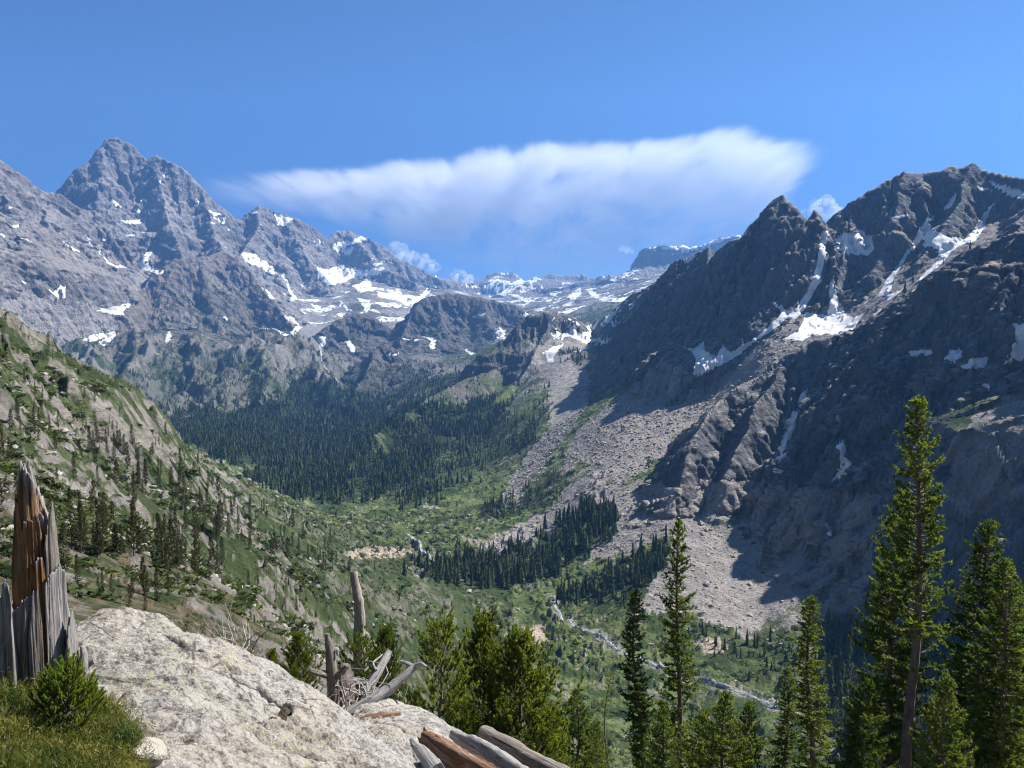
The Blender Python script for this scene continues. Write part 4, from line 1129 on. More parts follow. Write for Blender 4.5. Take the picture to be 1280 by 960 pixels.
    cnt = np.maximum(4, (TL * npm * (0.7 + 0.6 * rg.rand(len(TL))))).astype(int)
    ix = np.repeat(np.arange(len(TS)), cnt); N = len(ix)
    u = rg.rand(N)
    if tuft: u = u0 + (1 - u0) * u
    pos = TS[ix] + TD[ix] * (TL[ix] * u)[:, None]
    rd = rg.randn(N, 3); rd[:, 2] += 0.35
    rd -= TD[ix] * (rd * TD[ix]).sum(1, keepdims=True) * (0.9 if not tuft else 0.7)
    rd /= np.linalg.norm(rd, axis=1, keepdims=True) + 1e-9
    nd = TD[ix] * (0.75 if not tuft else 0.95) + rd * (0.75 if not tuft else 0.6); nd /= np.linalg.norm(nd, axis=1, keepdims=True)
    w = np.cross(nd, rg.randn(N, 3)); w /= np.linalg.norm(w, axis=1, keepdims=True) + 1e-9
    ln = nl * (0.65 + 0.7 * rg.rand(N))[:, None]
    V = np.stack([pos - w * nw * 0.5, pos + w * nw * 0.5, pos + nd * ln * 0.6 + w * nw * 0.55, pos + nd * ln], 1).reshape(-1, 3)
    b = np.arange(N)[:, None] * 4
    T = np.concatenate([b + [[0, 1, 2]], b + [[0, 2, 3]]], 0)
    return tr, br, (V.astype(np.float32), T.astype(np.int32))


def conifer_parts(args, needles, bark=None, twig=None):
    tr, br, (V, T) = conifer(**args)
    return [('trunk', tr.mesh('trunk', bark or M_BARK, True)), ('branches', br.mesh('branches', twig or M_BARK, True)), ('crown', mesh_from('crown', V, T, 3, needles, False))]


# kinds seen at middle distance
MID = [conifer_parts(dict(h=1.0 * 8, rad=0.95, seed=s, nb=80, twigs=7, npm=30, nl=0.20, nw=0.10, prof=0.75, ragged=0.45, bare=0.05, trunk_r=0.09), M_MIDFIR) for s in (1, 2, 3)]
MIDP = [conifer_parts(dict(h=1.0 * 7, rad=1.15, seed=s, nb=60, twigs=8, npm=44, nl=0.20, nw=0.095, prof=0.45, z0=0.12, droop=0.1, lift=0.8, ragged=0.6, tuft=True, bare=0.2, trunk_r=0.09), M_MIDPINE) for s in (4, 5)]


def whole(parts, name):
    """All parts of a small far tree in one mesh."""
    vs_, fs, sz, mi, n = [], [], [], [], 0
    me = bpy.data.meshes.new(name); mats = []
    for k, (nm, pm) in enumerate(parts):
        c = np.empty(len(pm.vertices) * 3, np.float32); pm.vertices.foreach_get('co', c)
        l = np.empty(len(pm.loops), np.int32); pm.loops.foreach_get('vertex_index', l)
        t = np.empty(len(pm.polygons), np.int32); pm.polygons.foreach_get('loop_total', t)
        vs_.append(c.reshape(-1, 3)); fs.append(l + n); sz.append(t); mi.append(np.full(len(t), k, np.int32)); n += len(vs_[-1]); mats.append(pm.materials[0])
    me = mesh_from(name, np.concatenate(vs_), np.concatenate(fs), np.concatenate(sz))
    for q in mats: me.materials.append(q)
    me.polygons.foreach_set('material_index', np.concatenate(mi))
    return me


WHOLE = [whole(p, 'conifer') for p in MID]; WHOLEP = [whole(p, 'pine') for p in MIDP]
trng = random.Random(5)


def place_mid(x, y, z, h, pine, label, group, parts):
    kind = trng.randrange(2 if pine else 3); H = 7.0 if pine else 8.0
    nm = 'pine_tree' if pine else 'fir_tree'
    if parts:
        t = empty(nm, (x, y, z - 0.15), trng.random() * 6.28)
        for pn, pm in (MIDP if pine else MID)[kind]: link(pn, pm, t)
    else:
        t = link(nm, (WHOLEP if pine else WHOLE)[kind], None, (x, y, z - 0.15)); t.rotation_euler = (0, 0, trng.random() * 6.28)
    s = h / H; w = s * trng.uniform(0.85, 1.3)
    t.scale = (w, w, s)
    return tag(t, label, 'tree', group)


for i in range(N_HILL):
    r = math.hypot(hx[i], hy[i]); near = hh[i] / r > 0.045
    pine = trng.random() < (0.55 if near else 0.25)
    if near:
        lab = ('ragged olive green pine standing on the near rocky hillside behind the pale boulder' if pine else 'dark narrow fir standing on the near rocky hillside behind the pale boulder')
        gr = ('pines on the near hillside' if pine else 'firs on the near hillside')
    else:
        lab = ('small bushy pine among the pale outcrops of the far left hillside' if pine else 'small dark fir among the pale outcrops of the far left hillside')
        gr = ('pines on the far left hillside' if pine else 'firs on the far left hillside')
    place_mid(hx[i], hy[i], hz[i], hh[i], pine, lab, gr, near)
for i in single:
    t = link('fir_tree', WHOLE[trng.randrange(3)], None, (fx[i], fy[i], fz[i] - 0.3)); s = fh[i] / 8.0; w = s * trng.uniform(1.2, 1.5)
    t.scale = (w, w, s); t.rotation_euler = (0, 0, trng.random() * 6.28)
    t.data = WHOLE[trng.randrange(3)]
    tag(t, 'dark spire shaped conifer at the near edge of the valley floor stands', 'tree', 'conifers on the near valley floor')

# ------------------------------------------------------------------ stones and low bushes
def stone(seed, n=14):
    rg = np.random.RandomState(seed)
    import bmesh
    bm = bmesh.new()
    v = rg.randn(n, 3); v /= np.linalg.norm(v, axis=1, keepdims=True); v *= (0.75 + 0.4 * rg.rand(n, 1)) * np.array((0.6, 0.45, 0.4))
    for p in v: bm.verts.new(p)
    r = bmesh.ops.convex_hull(bm, input=bm.verts)
    bmesh.ops.delete(bm, geom=[g for g in r['geom_interior'] if isinstance(g, bmesh.types.BMVert)], context='VERTS')
    bmesh.ops.triangulate(bm, faces=bm.faces)
    bm.verts.index_update()
    V = np.array([p.co[:] for p in bm.verts], np.float32); T = np.array([[q.index for q in f.verts] for f in bm.faces], np.int32)
    bm.free()
    return V, T


def stone_material(name, a, b, sc):
    k = NT(name); o = k.obj()
    n = k.noise(o, sc, 6, 0.65)
    n2_ = k.noise(o, sc * 0.05, 3, 0.5)
    col = k.mix(k.mapr(k.math('ADD', n, n2_), 0.75, 1.25), a, b)
    return k.done(k.princ(col, 0.92, k.bump(n, 0.6, 0.15), 0.15))
M_STONE = stone_material('scree_stone', (0.20, 0.175, 0.16), (0.40, 0.36, 0.33), 0.5)
M_PALE = stone_material('pale_stone', (0.20, 0.182, 0.16), (0.40, 0.37, 0.33), 0.9)
stones = [stone(s) for s in range(6)]
d = SCR[:-1, :-1] * notsnow * (cslope > 0.5) * (crr < 1700) / 17.0
x, y, z, a, b = sample_ground(d, rng, 52000)
sz = np.exp(rng.randn(len(x)) * 0.62) * 1.05 * np.clip(np.hypot(x, y) / 900, 0.7, 1.6)
tag(link('scree_stones', scatter_mesh('scree_stones', M_STONE, stones, x, y, z + 0.1 * sz, np.clip(sz, 0.5, 8), rng, 1.2)), 'countless loose grey stones on the scree fans', 'scree', None, 'stuff')
low = (FAM[:-1, :-1] < 2) & notsnow & (cslope > 0.55)
d = low * (crr > 22) * (crr < 1250) * smoothstep(0.0, 0.4, cn2 + 0.3 * cn) * np.where(crr < 160, 1 / 2.6, np.where(crr < 420, 1 / 16.0, 1 / 110.0)) * (1 - 0.7 * (FORESTM[:-1, :-1] > 0.3))
x, y, z, a, b = sample_ground(d, rng, 36000)
sz = np.exp(rng.randn(len(x)) * 0.6) * np.interp(np.hypot(x, y), [20, 160, 420, 1200], [0.35, 0.75, 1.3, 2.0])
tag(link('field_stones', scatter_mesh('field_stones', M_PALE, stones, x, y, z + 0.05 * sz, np.clip(sz, 0.12, 0.3 + 0.006 * np.hypot(x, y)), rng, 1.35)), 'pale granite stones strewn over the green slopes', 'stones', None, 'stuff')


def bush(seed, n=60):
    """A low mound of leaf clumps."""
    rg = np.random.RandomState(seed)
    p = rg.randn(n, 3); p /= np.linalg.norm(p, axis=1, keepdims=True); p[:, 2] = np.abs(p[:, 2]) * 0.9
    p *= (0.55 + 0.45 * rg.rand(n, 1)) * np.array((0.8, 0.8, 0.8))
    d1 = rg.randn(n, 3); d1 /= np.linalg.norm(d1, axis=1, keepdims=True); d2 = np.cross(d1, p + rg.randn(n, 3) * 0.4); d2 /= np.linalg.norm(d2, axis=1, keepdims=True)
    s = 0.26 * (0.6 + 0.8 * rg.rand(n, 1))
    V = np.stack([p - d1 * s, p + d1 * s * 0.8 + d2 * s * 0.3, p + d2 * s * 1.3], 1).reshape(-1, 3)
    return V.astype(np.float32), np.arange(n * 3, dtype=np.int32).reshape(-1, 3)
M_BUSH = needle_material('willow_leaves', (0.036, 0.058, 0.020), (0.078, 0.102, 0.030), 0.35, True)
vg = VEG[:-1, :-1]
d = vg * low * (crr > 18) * (crr < 1300) * smoothstep(-0.1, 0.35, cn2 * 0.8 + 0.6 * fbm2(cX / 14, cY / 14, 3)) * np.where(crr < 160, 1 / 2.2, np.where(crr < 420, 1 / 6.0, 1 / 42.0))
x, y, z, a, b = sample_ground(d, rng, 46000)
sz = np.exp(rng.randn(len(x)) * 0.4) * np.interp(np.hypot(x, y), [20, 160, 420, 1200], [0.5, 1.0, 1.7, 2.6])
tag(link('low_bushes', scatter_mesh('low_bushes', M_BUSH, [bush(s) for s in range(4)], x, y, z - 0.1 * sz, np.clip(sz, 0.2, 5) * 0.75, rng, 1.5)), 'low green willow and juniper bushes covering the slopes', 'bushes', None, 'stuff')
# ------------------------------------------------------------------ foreground rock
def granite_material(name, lichen=0.5):
    k = NT(name); o = k.obj()
    tilt = k.scaled(o, (1, 1, 1), (0.2, 0.1, 0.75))
    big = k.noise(o, 1.6, 6, 0.6)
    streak = k.noise(k.scaled(tilt, (2.2, 9.0, 9.0)), 1.0, 9, 0.68, 0.15)
    mid = k.noise(o, 26, 6, 0.75)
    fine = k.noise(o, 75, 4, 0.75)
    v = k.math('ADD', k.math('MULTIPLY', streak, 0.35), k.math('ADD', k.math('MULTIPLY', mid, 0.40), k.math('MULTIPLY', fine, 0.25)))
    base = k.ramp(v, [(0.395, (.05, .048, .045)), (0.445, (.17, .165, .153)), (0.482, (.36, .348, .322)), (0.535, (.54, .522, .485)), (0.63, (.63, .61, .57))])
    base = k.mix(k.mapr(big, 0.42, 0.66, 0.08, 0.75), base, k.mix(1.0, base, (1.06, 0.93, 0.80, 1), 'MULTIPLY'))
    spk = k.mapr(fine, 0.58, 0.64, 0, 0.6)
    base = k.mix(spk, base, (.10, .098, .095, 1))
    vn = k.n('ShaderNodeTexVoronoi', feature='DISTANCE_TO_EDGE'); k.l(k.scaled(tilt, (0.9, 2.6, 2.6)), vn.inputs['Vector']); vn.inputs['Scale'].default_value = 1.0
    ckm = k.math('MULTIPLY', k.mapr(vn.outputs['Distance'], 0.022, 0.0, 0, 0.85), k.mapr(k.noise(o, 2.2, 4, 0.6), 0.46, 0.56))
    base = k.mix(ckm, base, (.045, .04, .036, 1))
    # dark lichen crust in small patches, yellow lichen spots
    dl = k.math('MULTIPLY', k.mapr(k.noise(o, 20, 8, 0.75), 0.51, 0.555), k.mapr(k.noise(o, 0.9, 3, 0.5), 0.42, 0.6))
    base = k.mix(k.math('MULTIPLY', dl, 0.72), base, (.11, .112, .10, 1))
    yl = k.math('MULTIPLY', k.mapr(k.noise(o, 26, 5, 0.65), 0.575, 0.61), k.mapr(k.noise(o, 1.3, 3, 0.5), 0.44, 0.58))
    base = k.mix(k.math('MULTIPLY', yl, lichen), base, (.31, .33, .075, 1))
    h = k.math('ADD', k.math('MULTIPLY', streak, 0.045), k.math('ADD', k.math('MULTIPLY', mid, 0.03), k.math('MULTIPLY', fine, 0.01)))
    return k.done(k.princ(base, 0.8, k.bump(h, 1.0, 1.0), 0.3))
M_GRANITE = granite_material('granite', 0.75)
M_GRANITE2 = granite_material('lichened_granite', 1.0)
M_COBBLE = stone_material('cobble', (0.36, 0.32, 0.26), (0.56, 0.52, 0.45), 14.0)


def tps2(pts, vals):
    pts = np.array(pts, float); vals = np.array(vals, float); n = len(pts)
    d2 = ((pts[:, None] - pts[None]) ** 2).sum(-1)
    K = np.where(d2 > 0, 0.5 * d2 * np.log(d2 + 1e-20), 0) + np.eye(n) * 1e-3
    Pm = np.hstack([np.ones((n, 1)), pts]); A = np.block([[K, Pm], [Pm.T, np.zeros((3, 3))]])
    w = np.linalg.solve(A, np.concatenate([vals, np.zeros(3)]))
    def f(x, y):
        out = w[n] + w[n + 1] * x + w[n + 2] * y
        for i in range(n):
            q = (x - pts[i, 0]) ** 2 + (y - pts[i, 1]) ** 2
            out = out + w[i] * 0.5 * q * np.log(q + 1e-20)
        return out
    return f


def poly_sd(poly, x, y):
    """Signed distance to a polygon, positive inside."""
    poly = np.array(poly); n = len(poly); d = np.full(x.shape, 1e9); c = np.zeros(x.shape, bool)
    for i in range(n):
        a, b = poly[i], poly[(i + 1) % n]; ab = b - a
        t = np.clip(((x - a[0]) * ab[0] + (y - a[1]) * ab[1]) / (ab @ ab), 0, 1)
        d = np.minimum(d, np.hypot(x - a[0] - t * ab[0], y - a[1] - t * ab[1]))
        cond = (a[1] > y) != (b[1] > y)
        c ^= cond & (x < (b[0] - a[0]) * (y - a[1]) / (b[1] - a[1] + 1e-12) + a[0])
    return np.where(c, d, -d)


def boulder(name, sights, outline, mat, step, roll, foot, seed, rough=1.0, cracks=()):
    """A rock whose top passes through the sights (u, v, r) and whose outline (u, v, r) rolls off to the ground."""
    S = np.array([P(*q) for q in sights]); O = np.array([P(*q) for q in outline])
    f = tps2(S[:, :2], S[:, 2])
    poly = O[:, :2]
    mx = roll * 0.55
    xs = np.arange(poly[:, 0].min() - mx, poly[:, 0].max() + mx, step); ys = np.arange(poly[:, 1].min() - mx, poly[:, 1].max() + mx, step)
    X, Y = np.meshgrid(xs, ys)
    wx = 0.05 * fbm2(X * 2.1 + seed, Y * 2.1, 4); wy = 0.05 * fbm2(X * 2.1, Y * 2.1 + 30 + seed, 4)
    sd = poly_sd(poly, X + wx, Y + wy)
    t = np.clip((roll - sd) / roll, 0, 1.0)
    Z = f(X, Y) - 0.30 * roll * t ** 3
    out = np.clip(-sd, 0, None)
    Z = Z - out * 5.0 - np.sqrt(out) * 0.12
    ca, sa = math.cos(0.7), math.sin(0.7)
    U, W = X * ca + Y * sa, -X * sa + Y * ca
    Z = Z + rough * (0.055 * fbm2(X * 1.3 + seed, Y * 1.3, 4) + 0.045 * (ridged2(U * 0.9 + seed, W * 3.4, 5, 0.55) - 0.6) + 0.014 * fbm2(U * 9, W * 22 + seed, 5, 0.65))
    br = n2(U * 1.7 + seed * 2, W * 4.6) + 0.5 * n2(U * 4 + seed, W * 11)
    Z = Z + rough * 0.020 * np.tanh(br * 7) * smoothstep(-0.2, 0.3, n2(X * 0.9 + seed, Y * 0.9))
    Z = Z - rough * 0.03 * smoothstep(0.10, 0.0, np.abs(n2(U * 1.1 + 5 * seed, W * 2.7 + 2) + 0.25 * n2(U * 5, W * 8))) * smoothstep(0.0, 0.3, n2(X * 0.7 + 3, Y * 0.7 + seed))
    for (cp, wid, dep) in cracks:
        C = np.array([P(*q) for q in cp])[:, :2]; d = np.full(X.shape, 1e9)
        for a, b in zip(C[:-1], C[1:]):
            ab = b - a; tt = np.clip(((X + wx * 1.2 - a[0]) * ab[0] + (Y + wy * 1.2 - a[1]) * ab[1]) / (ab @ ab), 0, 1)
            d = np.minimum(d, np.hypot(X + wx * 1.2 - a[0] - tt * ab[0], Y + wy * 1.2 - a[1] - tt * ab[1]))
        Z = Z - dep * np.exp(-(d / wid) ** 2)
    keep = sd > -mx * 0.9
    zf = foot(X, Y) if callable(foot) else foot
    Z = np.maximum(Z, zf)
    ny, nx = X.shape
    ii, jj = np.meshgrid(np.arange(ny - 1), np.arange(nx - 1), indexing='ij')
    k4 = keep[:-1, :-1] & keep[1:, :-1] & keep[:-1, 1:] & keep[1:, 1:]
    q = np.stack([ii * nx + jj, ii * nx + jj + 1, (ii + 1) * nx + jj + 1, (ii + 1) * nx + jj], -1)[k4].ravel()
    used, inv = np.unique(q, return_inverse=True)
    V = np.stack([X, Y, Z], -1).reshape(-1, 3)[used]
    c = V.mean(0); c[2] = V[:, 2].min()
    o = link(name, mesh_from(name, V - c, inv, 4, mat, True), None, c)
    o['_'] = 0; del o['_']
    def top(x, y):
        return float(np.interp(0, [0], [0]) + Z[np.clip(np.searchsorted(ys, y), 0, ny - 1), np.clip(np.searchsorted(xs, x), 0, nx - 1)])
    return o, top


b1, top1 = boulder('boulder',
    [(60,800,6.0),(130,757,5.7),(200,774,5.6),(250,796,5.4),(300,806,5.25),(340,832,5.1),(400,868,4.9),(450,905,4.6),(500,940,4.3),(100,830,4.7),(200,850,4.3),(300,860,4.35),(380,900,4.25),(200,960,3.15),(300,960,3.3),(400,960,3.6),(480,975,3.9),(130,900,3.8),(100,1000,3.0),(300,1080,2.6),(450,1050,3.0)],
    [(40,790,5.2),(88,764,5.9),(130,752,6.05),(170,755,6.05),(210,770,5.95),(260,792,5.75),(305,800,5.6),(345,826,5.45),(385,850,5.3),(430,884,5.05),(470,912,4.8),(530,955,4.45),(560,1010,4.1),(520,1090,3.3),(330,1180,2.2),(150,1120,2.4),(140,1000,2.95),(140,930,3.4),(118,880,4.0),(70,850,4.5)],
    M_GRANITE, 0.0085, 0.45, lambda x, y: ground(x, y) - 0.5, 3, 1.0,
    [([(255,835,4.75),(290,850,4.6),(330,868,4.5),(350,885,4.35)], 0.022, 0.11), ([(170,905,3.75),(260,908,3.75),(330,915,3.8),(400,930,3.8),(470,955,3.85)], 0.018, 0.05), ([(200,800,5.2),(300,845,4.8),(390,895,4.5)], 0.016, 0.05), ([(160,925,3.4),(230,930,3.5),(300,935,3.55)], 0.025, 0.05)])
tag(b1, 'large pale grey granite boulder with dark lichen crust in front of the stump', 'boulder')
b2, top2 = boulder('boulder',
    [(470,876,6.0),(500,880,5.95),(540,905,5.6),(580,928,5.3),(480,910,5.2),(540,940,5.0),(500,950,4.7),(600,960,5.0),(440,900,5.4)],
    [(425,893,5.6),(450,872,6.2),(490,866,6.35),(530,884,6.15),(565,908,5.9),(590,928,5.7),(610,960,5.4),(580,1000,4.6),(520,985,4.4),(470,935,4.75)],
    M_GRANITE2, 0.0085, 0.35, lambda x, y: ground(x, y) - 0.5, 11, 0.7, [([(470,905,5.4),(520,925,5.2),(560,945,5.1)], 0.03, 0.05)])
tag(b2, 'smaller rounded granite boulder with yellow lichen between the logs and the dead limbs', 'boulder')


def cobble(u, v, r, size, seed, label, flat=0.75, mat=None):
    import bmesh
    bm = bmesh.new(); bmesh.ops.create_icosphere(bm, subdivisions=4, radius=1)
    for q in bm.verts:
        c = q.co; n = 1 + 0.16 * float(n3(c.x * 1.1 + seed, c.y * 1.1, c.z * 1.1)) + 0.05 * float(n3(c.x * 3 + seed, c.y * 3, c.z * 3)) + 0.02 * float(n3(c.x * 9 + seed, c.y * 9, c.z * 9))
        q.co = Vector((c.x * n * size * 1.1, c.y * n * size, c.z * n * size * flat))
    me = bpy.data.meshes.new('stone'); bm.to_mesh(me); bm.free(); me.materials.append(mat or M_COBBLE)
    for p in me.polygons: p.use_smooth = True
    o = link('stone', me, None, P(u, v, r)); o.rotation_euler = (0.1, 0.15, seed)
    return tag(o, label, 'stone', 'stones lying on the boulder')
cobble(181, 942, 3.32, 0.072, 3, 'round tan cobble on the ground beside the boulder edge')
cobble(230, 938, 3.45, 0.020, 5, 'tiny brown stone on the boulder, leftmost of three right of the cobble')
cobble(243, 935, 3.47, 0.024, 8, 'tiny tan stone on the boulder, middle of three right of the cobble')
cobble(262, 932, 3.50, 0.018, 9, 'tiny grey stone on the boulder, rightmost of three right of the cobble')

# ------------------------------------------------------------------ dead wood
def wood_material(name, a, b, c, grain=(60, 60, 3.0), rust=0.0, depth=0.012, rim=False):
    """Grain runs along the object's own z axis."""
    k = NT(name); o = k.obj()
    g = k.noise(k.scaled(o, grain), 1.0, 7, 0.7, 0.4)
    w = k.noise(o, 5.0, 5, 0.6)
    col = k.ramp(g, [(0.30, a), (0.5, b), (0.68, c)])
    col = k.mix(k.mapr(w, 0.4, 0.7, 0, 0.45), col, k.mix(1.0, col, (0.55, 0.52, 0.5, 1), 'MULTIPLY'))
    if rust: col = k.mix(k.mapr(k.noise(k.scaled(o, (9, 9, 2)), 1.0, 4), 0.5, 0.66, 0, rust), col, (0.30, 0.15, 0.06, 1))
    if rim: col = k.mix(k.math('MULTIPLY', k.attr('rim', 'Fac'), k.mapr(k.noise(k.scaled(o, (14, 14, 3)), 1.0, 5, 0.6), 0.36, 0.52)), col, k.mix(g, (.16, .155, .15, 1), (.58, .56, .53, 1)))
    chk = k.mapr(k.noise(k.scaled(o, (grain[0] * 1.6, grain[1] * 1.6, grain[2] * 0.4)), 1.0, 3, 0.5), 0.64, 0.72)
    col = k.mix(k.math('MULTIPLY', chk, 0.75), col, (0.05, 0.042, 0.038, 1))
    h = k.math('SUBTRACT', g, k.math('MULTIPLY', chk, 0.8))
    return k.done(k.princ(col, 0.85, k.bump(h, 1.0, depth), 0.2))
M_GREYWOOD = wood_material('weathered_wood', (.11, .106, .102), (.31, .30, .29), (.50, .49, .475), rust=0.12)
M_TANWOOD = wood_material('weathered_tan_wood', (.10, .085, .07), (.24, .21, .18), (.40, .37, .34), rust=0.4, depth=0.02)
M_ROT = wood_material('rotten_wood', (.10, .042, .018), (.34, .15, .05), (.54, .31, .11), (42, 42, 3.5), 0.0, 0.02, True)
M_ROTDARK = wood_material('dark_rotten_wood', (.07, .032, .016), (.27, .135, .06), (.44, .28, .15), (42, 42, 3.5), 0.0, 0.02, True)
M_DARKWOOD = wood_material('dark_grey_wood', (.05, .042, .036), (.13, .11, .095), (.25, .22, .20))
M_POLE = wood_material('bare_pole_wood', (.20, .17, .14), (.40, .36, .31), (.58, .54, .48), rust=0.1)
M_REDLOG = wood_material('red_brown_wood', (.06, .032, .02), (.22, .125, .08), (.44, .33, .25), (34, 34, 2.2), 0.35, 0.03)


def plate(name, prof, R0, x0, x1, mat, parent, seed, thick=0.03, z0=0.0, flare=0.0, jag=0.04, nx=44, nz=60, back=False, bulge=0.0, lean=0.0, cyl=1.0):
    """An upright slab of split wood: a piece of a hollow trunk seen from the front.
    prof: height against x (-1..1 across the slab)."""
    px = np.array([p[0] for p in prof]); pz = np.array([p[1] for p in prof])
    xs = np.linspace(0, 1, nx); X = x0 + (x1 - x0) * xs
    rg = np.random.RandomState(seed)
    H = np.interp(xs, px, pz) + jag * (n2(xs * 9 + seed, np.zeros(nx) + .3) + 0.8 * n2(xs * 23 + seed, np.zeros(nx) + .7)) + 0.12 * jag * rg.randn(nx)
    zz = np.linspace(0, 1, nz)
    out = []
    for layer in (0, 1):
        V = np.zeros((nz, nx, 3))
        for j in range(nz):
            z = z0 + (H - z0) * zz[j]
            fl = 1 + flare * np.exp(-(z - z0) / 0.16)
            th = thick * (1.0 - 0.75 * smoothstep(0.75, 1.0, np.full(nx, zz[j])))
            gr = 0.0035 * n2(X * 110 + seed, z * 3.0) + 0.006 * n2(X * 30 + seed, z * 1.5) + 0.014 * n2(X * 7 + seed * 3, z * 3) - 0.010 * smoothstep(0.12, 0.0, np.abs(n2(X * 26 + seed * 1.7, z * 1.1 + seed)))
            Rr = R0 * fl + bulge * np.sin(zz[j] * 3.1) + (gr if layer == 0 else -th)
            xx = np.clip(X / R0, -0.98, 0.98)
            a = np.arcsin(xx)
            V[j, :, 0] = np.sin(a) * Rr + lean * z; V[j, :, 1] = (np.cos(a) * Rr * (1 if back else -1)) * cyl; V[j, :, 2] = z
        out.append(V)
    o_, i_ = out
    V = np.concatenate([o_.reshape(-1, 3), i_.reshape(-1, 3)]); n = nz * nx
    F = []
    for j in range(nz - 1):
        for i in range(nx - 1):
            a = j * nx + i; F.append((a, a + 1, a + nx + 1, a + nx)); F.append((n + a, n + a + nx, n + a + nx + 1, n + a + 1))
    for i in range(nx - 1):
        a = (nz - 1) * nx + i; F.append((a, a + 1, n + a + 1, n + a)); b = i; F.append((b, n + b, n + b + 1, b + 1))
    for j in range(nz - 1):
        a = j * nx; F.append((a, a + nx, n + a + nx, n + a)); b = j * nx + nx - 1; F.append((b, n + b, n + b + nx, b + nx))
    xr = np.broadcast_to(np.linspace(0, 1, nx)[None], (nz, nx)); zr = np.broadcast_to(zz[:, None], (nz, nx))
    rim = np.clip(smoothstep(0.93, 1.0, zr) * 0.9 + smoothstep(0.9, 1.0, xr) * 0.5, 0, 1).ravel()
    return link(name, mesh_from(name, V, np.array(F), 4, mat, True, {'rim': ('FLOAT', np.concatenate([rim, rim]))}), parent)


SR = 4.15
sp_ = P(52, 886, SR)
SAZ = math.atan2(sp_[0], sp_[1])
PXV = sp_[1] / F_PX; PXH = PXV * math.cos(SAZ)
stump = empty('tree_stump', sp_, -SAZ)
tag(stump, 'tall jagged dead stump with orange rotten heart and grey outer slabs', 'stump')
def hv(v): return (884 - v) * PXV
def xv(u): return (u - 44) * PXH
# the rotten heart, then the grey shell pieces before it
plate('rotten_heart', [(0,hv(690)),(.06,hv(640)),(.13,hv(610)),(.2,hv(578)),(.3,hv(561)),(.48,hv(566)),(.6,hv(584)),(.66,hv(604)),(.72,hv(620)),(1,hv(640))], 0.098, xv(17), xv(70), M_ROTDARK, stump, 3, 0.07, 0.0, 0.05, 0.03)
plate('rotten_heart', [(0,hv(690)),(.1,hv(625)),(.2,hv(590)),(.35,hv(572)),(.55,hv(575)),(.7,hv(600)),(1,hv(640))], 0.094, xv(17), xv(70), M_ROTDARK, stump, 13, 0.08, 0.0, 0.05, 0.03, back=True)
plate('grey_rim', [(0,hv(600)),(.2,hv(572)),(.45,hv(562)),(.7,hv(585)),(1,hv(625))], 0.106, xv(32), xv(58), M_GREYWOOD, stump, 33, 0.02, hv(650), 0.0, 0.02, nx=24, nz=30, back=True)
plate('splinter', [(0,hv(632)),(.5,hv(628)),(1,hv(630))], 0.104, xv(33), xv(44.5), M_ROT, stump, 5, 0.03, hv(760), 0, 0.008, nx=18)
plate('splinter', [(0,hv(682)),(.4,hv(676)),(.8,hv(678)),(1,hv(690))], 0.108, xv(44.5), xv(57), M_ROT, stump, 6, 0.035, hv(860), 0, 0.012, nx=18)
plate('splinter', [(0,hv(640)),(.5,hv(600)),(1,hv(645))], 0.101, xv(20), xv(31), M_ROT, stump, 7, 0.03, hv(780), 0, 0.03, nx=18)
plate('splinter', [(0,hv(650)),(.5,hv(622)),(1,hv(655))], 0.100, xv(46), xv(56), M_ROTDARK, stump, 17, 0.03, hv(760), 0, 0.03, nx=18)
plate('bark_slab', [(0,hv(730)),(.12,hv(742)),(.3,hv(730)),(.55,hv(724)),(.8,hv(716)),(.93,hv(714)),(1,hv(760))], 0.132, xv(12), xv(50), M_TANWOOD, stump, 8, 0.03, -0.06, 0.26, 0.014)
plate('bark_slab', [(0,hv(712)),(.15,hv(702)),(.4,hv(698)),(.7,hv(690)),(1,hv(706))], 0.134, xv(55.5), xv(84), M_GREYWOOD, stump, 9, 0.03, -0.06, 0.26, 0.012)
plate('bark_slab', [(0,hv(660)),(.25,hv(645)),(.6,hv(612)),(.8,hv(618)),(1,hv(650))], 0.112, xv(58), xv(77), M_TANWOOD, stump, 19, 0.022, hv(720), 0.0, 0.02, nx=26)
plate('bark_slab', [(0,hv(745)),(.3,hv(722)),(.6,hv(700)),(.85,hv(708)),(1,hv(780))], 0.166, xv(-8), xv(13), M_GREYWOOD, stump, 10, 0.03, -0.06, 0.20, 0.02)
plate('bark_slab', [(0,hv(790)),(.3,hv(768)),(.7,hv(752)),(1,hv(775))], 0.168, xv(80), xv(95), M_GREYWOOD, stump, 11, 0.025, -0.06, 0.22, 0.015, nx=26)
plate('bark_slab', [(0,hv(760)),(.5,hv(700)),(1,hv(775))], 0.155, xv(-2), xv(90), M_GREYWOOD, stump, 12, 0.03, -0.06, 0.15, 0.05, back=True)
k_ = MB(); q = np.array([(xv(88), -0.09, hv(862)), (xv(94), -0.10, hv(845)), (xv(101), -0.10, hv(828)), (xv(103), -0.09, hv(812)), (xv(101), -0.08, hv(803))])
k_.tube(q, [0.030, 0.028, 0.022, 0.016, 0.010], 10, 0.3, 4, True, 1, 0.15)
k_.build('root', M_GREYWOOD, stump, True)
k_ = MB(); k_.tube(np.array([(xv(86), -0.02, hv(850)), (xv(98), -0.03, hv(836)), (xv(108), -0.04, hv(829)), (xv(117), -0.05, hv(827))]), [0.035, 0.03, 0.024, 0.019], 10, 0.4, 5, True, 1, 0.15)
k_.build('root', M_GREYWOOD, stump, True)


